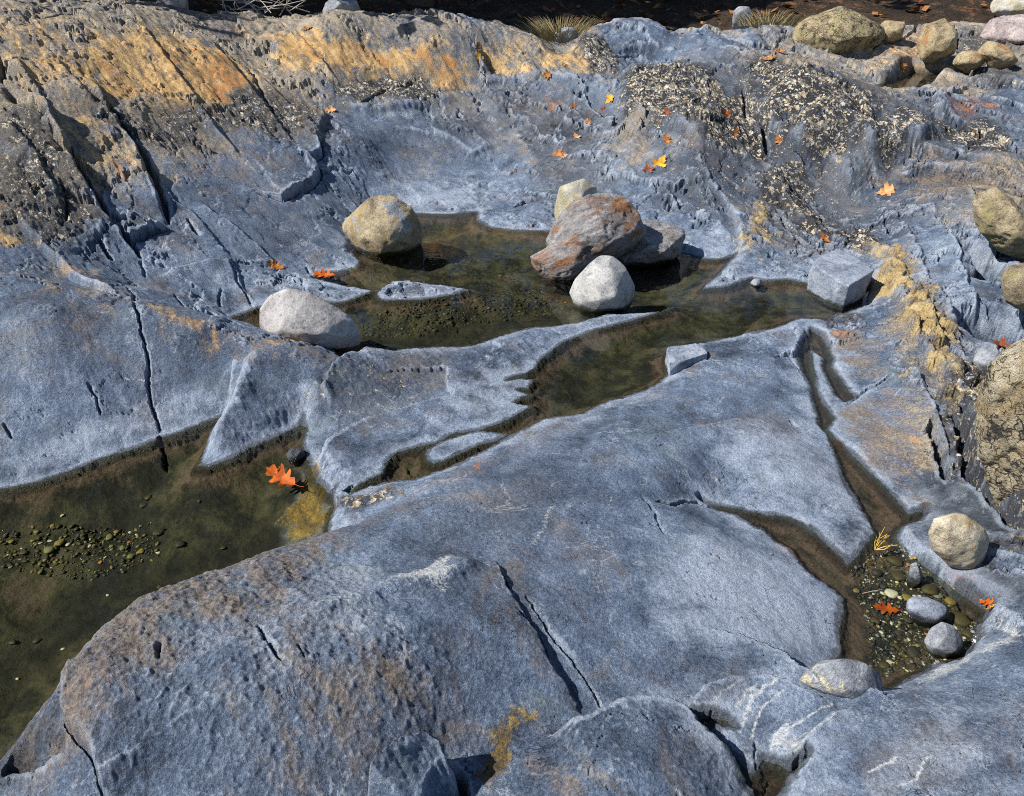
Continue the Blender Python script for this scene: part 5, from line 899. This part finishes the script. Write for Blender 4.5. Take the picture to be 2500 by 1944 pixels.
leaf(1888, 1303, .085, 'oak', 'f', 'orange leaf lying on the dark gravel', 75, .3, -5, lift=.012)

# ------------------------------------------------------------------ twigs
def tube(V, F, pts, radii, n=5):
    pts = np.array(pts, float); b0 = len(V)
    for k in range(len(pts)):
        d = pts[min(k + 1, len(pts) - 1)] - pts[max(k - 1, 0)]; d = d / (np.linalg.norm(d) + 1e-9); u = np.cross(d, (0.3, .2, 1.0)); u /= np.linalg.norm(u) + 1e-9; w_ = np.cross(d, u)
        for s in range(n): V.append(pts[k] + radii[k] * (u * math.cos(s * 6.283 / n) + w_ * math.sin(s * 6.283 / n)))
    for k in range(len(pts) - 1):
        for s in range(n): F.append((b0 + k * n + s, b0 + k * n + (s + 1) % n, b0 + (k + 1) * n + (s + 1) % n, b0 + (k + 1) * n + s))
TWY = flat_mat('yellow_twig', (.50, .33, .06), .6); TWB = flat_mat('pale_dry_twig', (.30, .24, .18), .7); BARK = flat_mat('grey_bark', (.055, .042, .032), .9)
q = at('I', 1250, 150, .0); V = []; F = []
tips = [('I', 1310, 10, .10), ('I', 1280, 40, .07), ('I', 1340, 60, .06), ('I', 1390, 120, .03), ('I', 1350, 130, .02), ('I', 1310, 90, .05), ('I', 1260, 70, .05)]
for t, a, b, z in tips:
    e = at(t, a, b, z); m = (q + e) / 2 + rs.randn(3) * .006; tube(V, F, [q, m, e], [.0022, .0017, .0009], 4)
    for _ in range(2): tube(V, F, [m, m + (e - m) * .6 + rs.randn(3) * .012], [.0013, .0007], 4)
o = mesh_obj('dry_sprig', V, F, TWY); tag(o, 'yellow dry sprig sprouting at the head of the puddle', 'twig')
V = []; F = []; g = lambda a, b: at('I', a, b, -.012); tube(V, F, [g(1170, 425), g(1225, 412), g(1283, 402)], [.0016, .0018, .0012], 5); o = mesh_obj('twig', V, F, TWB); tag(o, 'thin pale twig lying on the gravel near the white pebble', 'twig')

# ------------------------------------------------------------------ the shaded bank behind the ledge
def bank_mat():
    t = NT('leaf_litter_soil'); p = t.pos(); n = t.noise(p, 5, 6, .7); g = t.noise(p, 40, 5, .7); v = t.n('ShaderNodeTexVoronoi'); t.l(p, v.inputs['Vector']); v.inputs['Scale'].default_value = 22; vs = t.n('ShaderNodeSeparateColor'); t.l(v.outputs['Color'], vs.inputs[0])
    c = t.ramp(t.math('ADD', t.math('MULTIPLY', n, .5), t.math('MULTIPLY', g, .5)), (.40, (.010, .008, .006)), (.52, (.035, .024, .016)), (.62, (.075, .048, .030)))
    c = t.mix(t.math('MULTIPLY', t.step(vs.outputs[0], .72, .8), t.step(n, .48, .58)), c, t.mix(vs.outputs[1], (.16, .065, .022), (.10, .06, .035)))
    return t.fin(c, .9, t.bump(t.math('ADD', g, vs.outputs[2]), .8, .03), .2)
bu = np.concatenate([[-60, -40, -25, -16], np.linspace(-11, 11, 190), [16, 25, 40, 60]]); bv = np.concatenate([np.linspace(8.9, 14, 90), [16, 20, 28, 40, 70, 120]])
BX, BY = np.meshgrid(bu, bv); bz = np.interp(BY, [8.9, 9.4, 10.0, 11.5, 14, 20, 40, 120], [.40, .62, .80, 1.12, 2.2, 4.5, 8, 16]) + (.09 * fbm(BX, BY, .9, 4, 201) + .03 * fbm(BX, BY, 5, 3, 205)) + .10 * np.clip(np.abs(BX) - 2.5, 0, 4)
nb_ = len(bu); ii, jj = np.meshgrid(np.arange(len(bv) - 1), np.arange(nb_ - 1), indexing='ij'); q0 = (ii * nb_ + jj).ravel()
o = mesh_obj('bank', np.stack([BX.ravel(), BY.ravel(), bz.ravel()], 1), np.stack([q0, q0 + 1, q0 + nb_ + 1, q0 + nb_], 1), bank_mat()); tag(o, kind='structure')
def bankz(px, py):
    i = np.argmin(np.abs(bv - py)); j = np.argmin(np.abs(bu - px)); return bz[i, j]
# side ground so that the rock does not end in the air
sideg = [(-60, -30, -1.5), (60, -30, -1.5), (60, 120, 0.0), (-60, 120, 0.0)]
o = mesh_obj('ground', sideg, [(0, 1, 2, 3)], flat_mat('dark_ground', (.06, .05, .04), .9)); tag(o, kind='structure')
# dry leaves strewn over the bank
V = []; F = []; MI = []
for k in range(700):
    px = rs.uniform(-7, 7); py = rs.uniform(9.0, 12.5); z = bankz(px, py) + .02; a = rs.rand() * 6.28; s = rs.uniform(.03, .08); b0 = len(V); e = rs.uniform(-.6, .6, 2)
    for u_, v_ in ((-1, -.1), (-.2, -.6), (1, 0), (-.2, .6)): V.append((px + s * (u_ * math.cos(a) - v_ * math.sin(a)), py + s * (u_ * math.sin(a) + v_ * math.cos(a)), z + s * (e[0] * u_ + e[1] * v_) + .015))
    F.append((b0, b0 + 1, b0 + 2)); F.append((b0, b0 + 2, b0 + 3)); MI += [rs.randint(3)] * 2
o = mesh_obj('leaf_litter', V, F); [o.data.materials.append(LM[k]) for k in ('b', 'b', 'r')]; o.data.polygons.foreach_set('material_index', np.array(MI, np.int32)); tag(o, 'dry brown leaves strewn over the shaded bank', kind='stuff')
GRS = flat_mat('dry_grass', (.24, .20, .10), .8)
def grass(px, py, Y, n, h, sp, label):
    q = aty('P', px, py, Y); V = []; F = []
    for k in range(n):
        a = rs.rand() * 6.28; r = sp * rs.rand() ** .7; b = np.array((q[0] + r * math.cos(a), q[1] + r * .5 * math.sin(a), q[2] - .05)); L_ = h * rs.uniform(.5, 1.1); d = np.array((math.cos(a) * .5 + rs.randn() * .25, math.sin(a) * .4 + rs.randn() * .2, 1.0)); b0 = len(V); w_ = .004
        for s, tt in enumerate((0, .4, .75, 1.0)):
            c = b + d * L_ * tt + np.array((math.cos(a), math.sin(a), -.6)) * L_ * .35 * tt * tt
            V.append(c + np.array((w_ * (1 - tt * .9), 0, 0))); V.append(c - np.array((w_ * (1 - tt * .9), 0, 0)))
            if s: F.append((b0 + s * 2 - 2, b0 + s * 2 - 1, b0 + s * 2 + 1, b0 + s * 2))
    o = mesh_obj('grass_tuft', V, F, GRS, smooth=False); tag(o, label, 'grass', 'grass tufts on the bank')
grass(1195, 76, 9.0, 420, .26, .24, 'tan dry grass tuft behind the striped ledge'); grass(1165, 78, 9.05, 140, .20, .12, 'small dry grass tuft left of the larger tuft'); grass(860, 50, 9.0, 160, .16, .14, 'sparse dry grass behind the ochre ledge'); grass(1640, 45, 9.1, 200, .18, .3, 'low dry grass at the foot of the bank, left of the yellowish boulder')
V = []; F = []
for k in range(26):
    b = aty('P', rs.uniform(470, 640), rs.uniform(0, 22), rs.uniform(9.0, 9.6)); d = np.array((rs.randn() * .3, rs.randn() * .1, rs.uniform(.0, .2))); tube(V, F, [b - d * .5, b + rs.randn(3) * .01, b + d * .5], [.006, .005, .002], 4)
o = mesh_obj('brushwood', V, F, flat_mat('bleached_twigs', (.34, .31, .28), .8)); tag(o, 'tangle of bleached twigs behind the back ledge', 'twigs')
for k, (outl, bp, Y, mt, lb) in enumerate([([(685, 26), (695, 0), (730, -12), (768, 0), (778, 30)], (730, 28), 9.0, 'grey', 'grey rock on the bank behind the ochre ledge'), ([(330, 8), (345, -12), (380, -15), (402, 2), (400, 18)], (370, 15), 8.8, 'pink', 'pale rock beside the twigs at the top edge'), ([(1560, 30), (1575, 12), (1600, 15), (1605, 36)], (1585, 35), 9.6, 'grey', 'small grey rock on the shaded bank'), ([(1180, 70), (1195, 58), (1225, 58), (1235, 74)], (1205, 72), 8.95, 'grey', 'grey rock half hidden in the grass tuft'), ([(955, 62), (965, 50), (1010, 54), (1020, 70)], (985, 68), 9.1, 'blue', 'low blue-grey rock at the foot of the bank')]):
    w_ = np.ptp([aty('P', a, b, Y)[0] for a, b in outl]); me = solid([hull_verts(outl, Y, w_ * .7, 900 + k, sink=.15)], .02, 4, 950 + k, .03, .4, 0); me.name = 'bank_rock'; me.materials.append(M[mt]); o = bpy.data.objects.new('bank_rock', me); COL.objects.link(o); tag(o, lb, 'rock')

# ------------------------------------------------------------------ trees on the bank; their shade falls over it
LEAFG = flat_mat('dark_evergreen', (.035, .055, .025), .7)
def tree(px, py, h, seed, label):
    r_ = np.random.RandomState(seed); z0 = bankz(px, py) - .2; root = bpy.data.objects.new('hemlock_tree', None); COL.objects.link(root); root.location = (px, py, z0); tag(root, label, 'tree', 'evergreens on the bank')
    V = []; F = []; tube(V, F, [(0, 0, 0), (.05, 0, h * .3), (-.04, .05, h * .65), (0, 0, h)], [.20, .15, .09, .02], 9); LV = []; LF = []
    for k in range(46):
        z = h * (.24 + .74 * (k / 46) ** .9); a = k * 2.4 + r_.rand(); ln = (h - z) * .34 + .5; e = np.array((math.cos(a) * ln, math.sin(a) * ln, -.12 * ln + .1)); b = np.array((0, 0, z)); tube(V, F, [b, b + e * .5 + (0, 0, .06), b + e], [.03, .018, .006], 5)
        for s in range(150):
            tt = .12 + .88 * r_.rand(); c = b + e * tt + r_.randn(3) * np.array((.16, .16, .07)) * (.5 + ln * .3); i0 = len(LV); d1 = r_.randn(3) * .075; d2 = r_.randn(3) * .055; LV += [c - d1, c + d2, c + d1, c - d2]; LF.append((i0, i0 + 1, i0 + 2, i0 + 3))
    mesh_obj('trunk', V, F, BARK, root); mesh_obj('crown', LV, LF, LEAFG, root, smooth=False)
for px, py, h, sd_, lb in [(-4.05, 10.1, 8.5, 1, 'dark evergreen whose trunk stands behind the left end of the ledge'), (-7.6, 9.2, 9, 2, 'dark evergreen on the bank farther left'), (-9.4, 10.2, 10, 5, 'tallest evergreen at the far left of the bank'), (-6.2, 11.4, 9, 6, 'dark evergreen set back on the left of the bank'), (-1.2, 11.6, 8, 3, 'dark evergreen on the bank behind the grass tuft'), (2.2, 12.0, 8, 4, 'dark evergreen at the right of the bank')]: tree(px, py, h, sd_, lb)
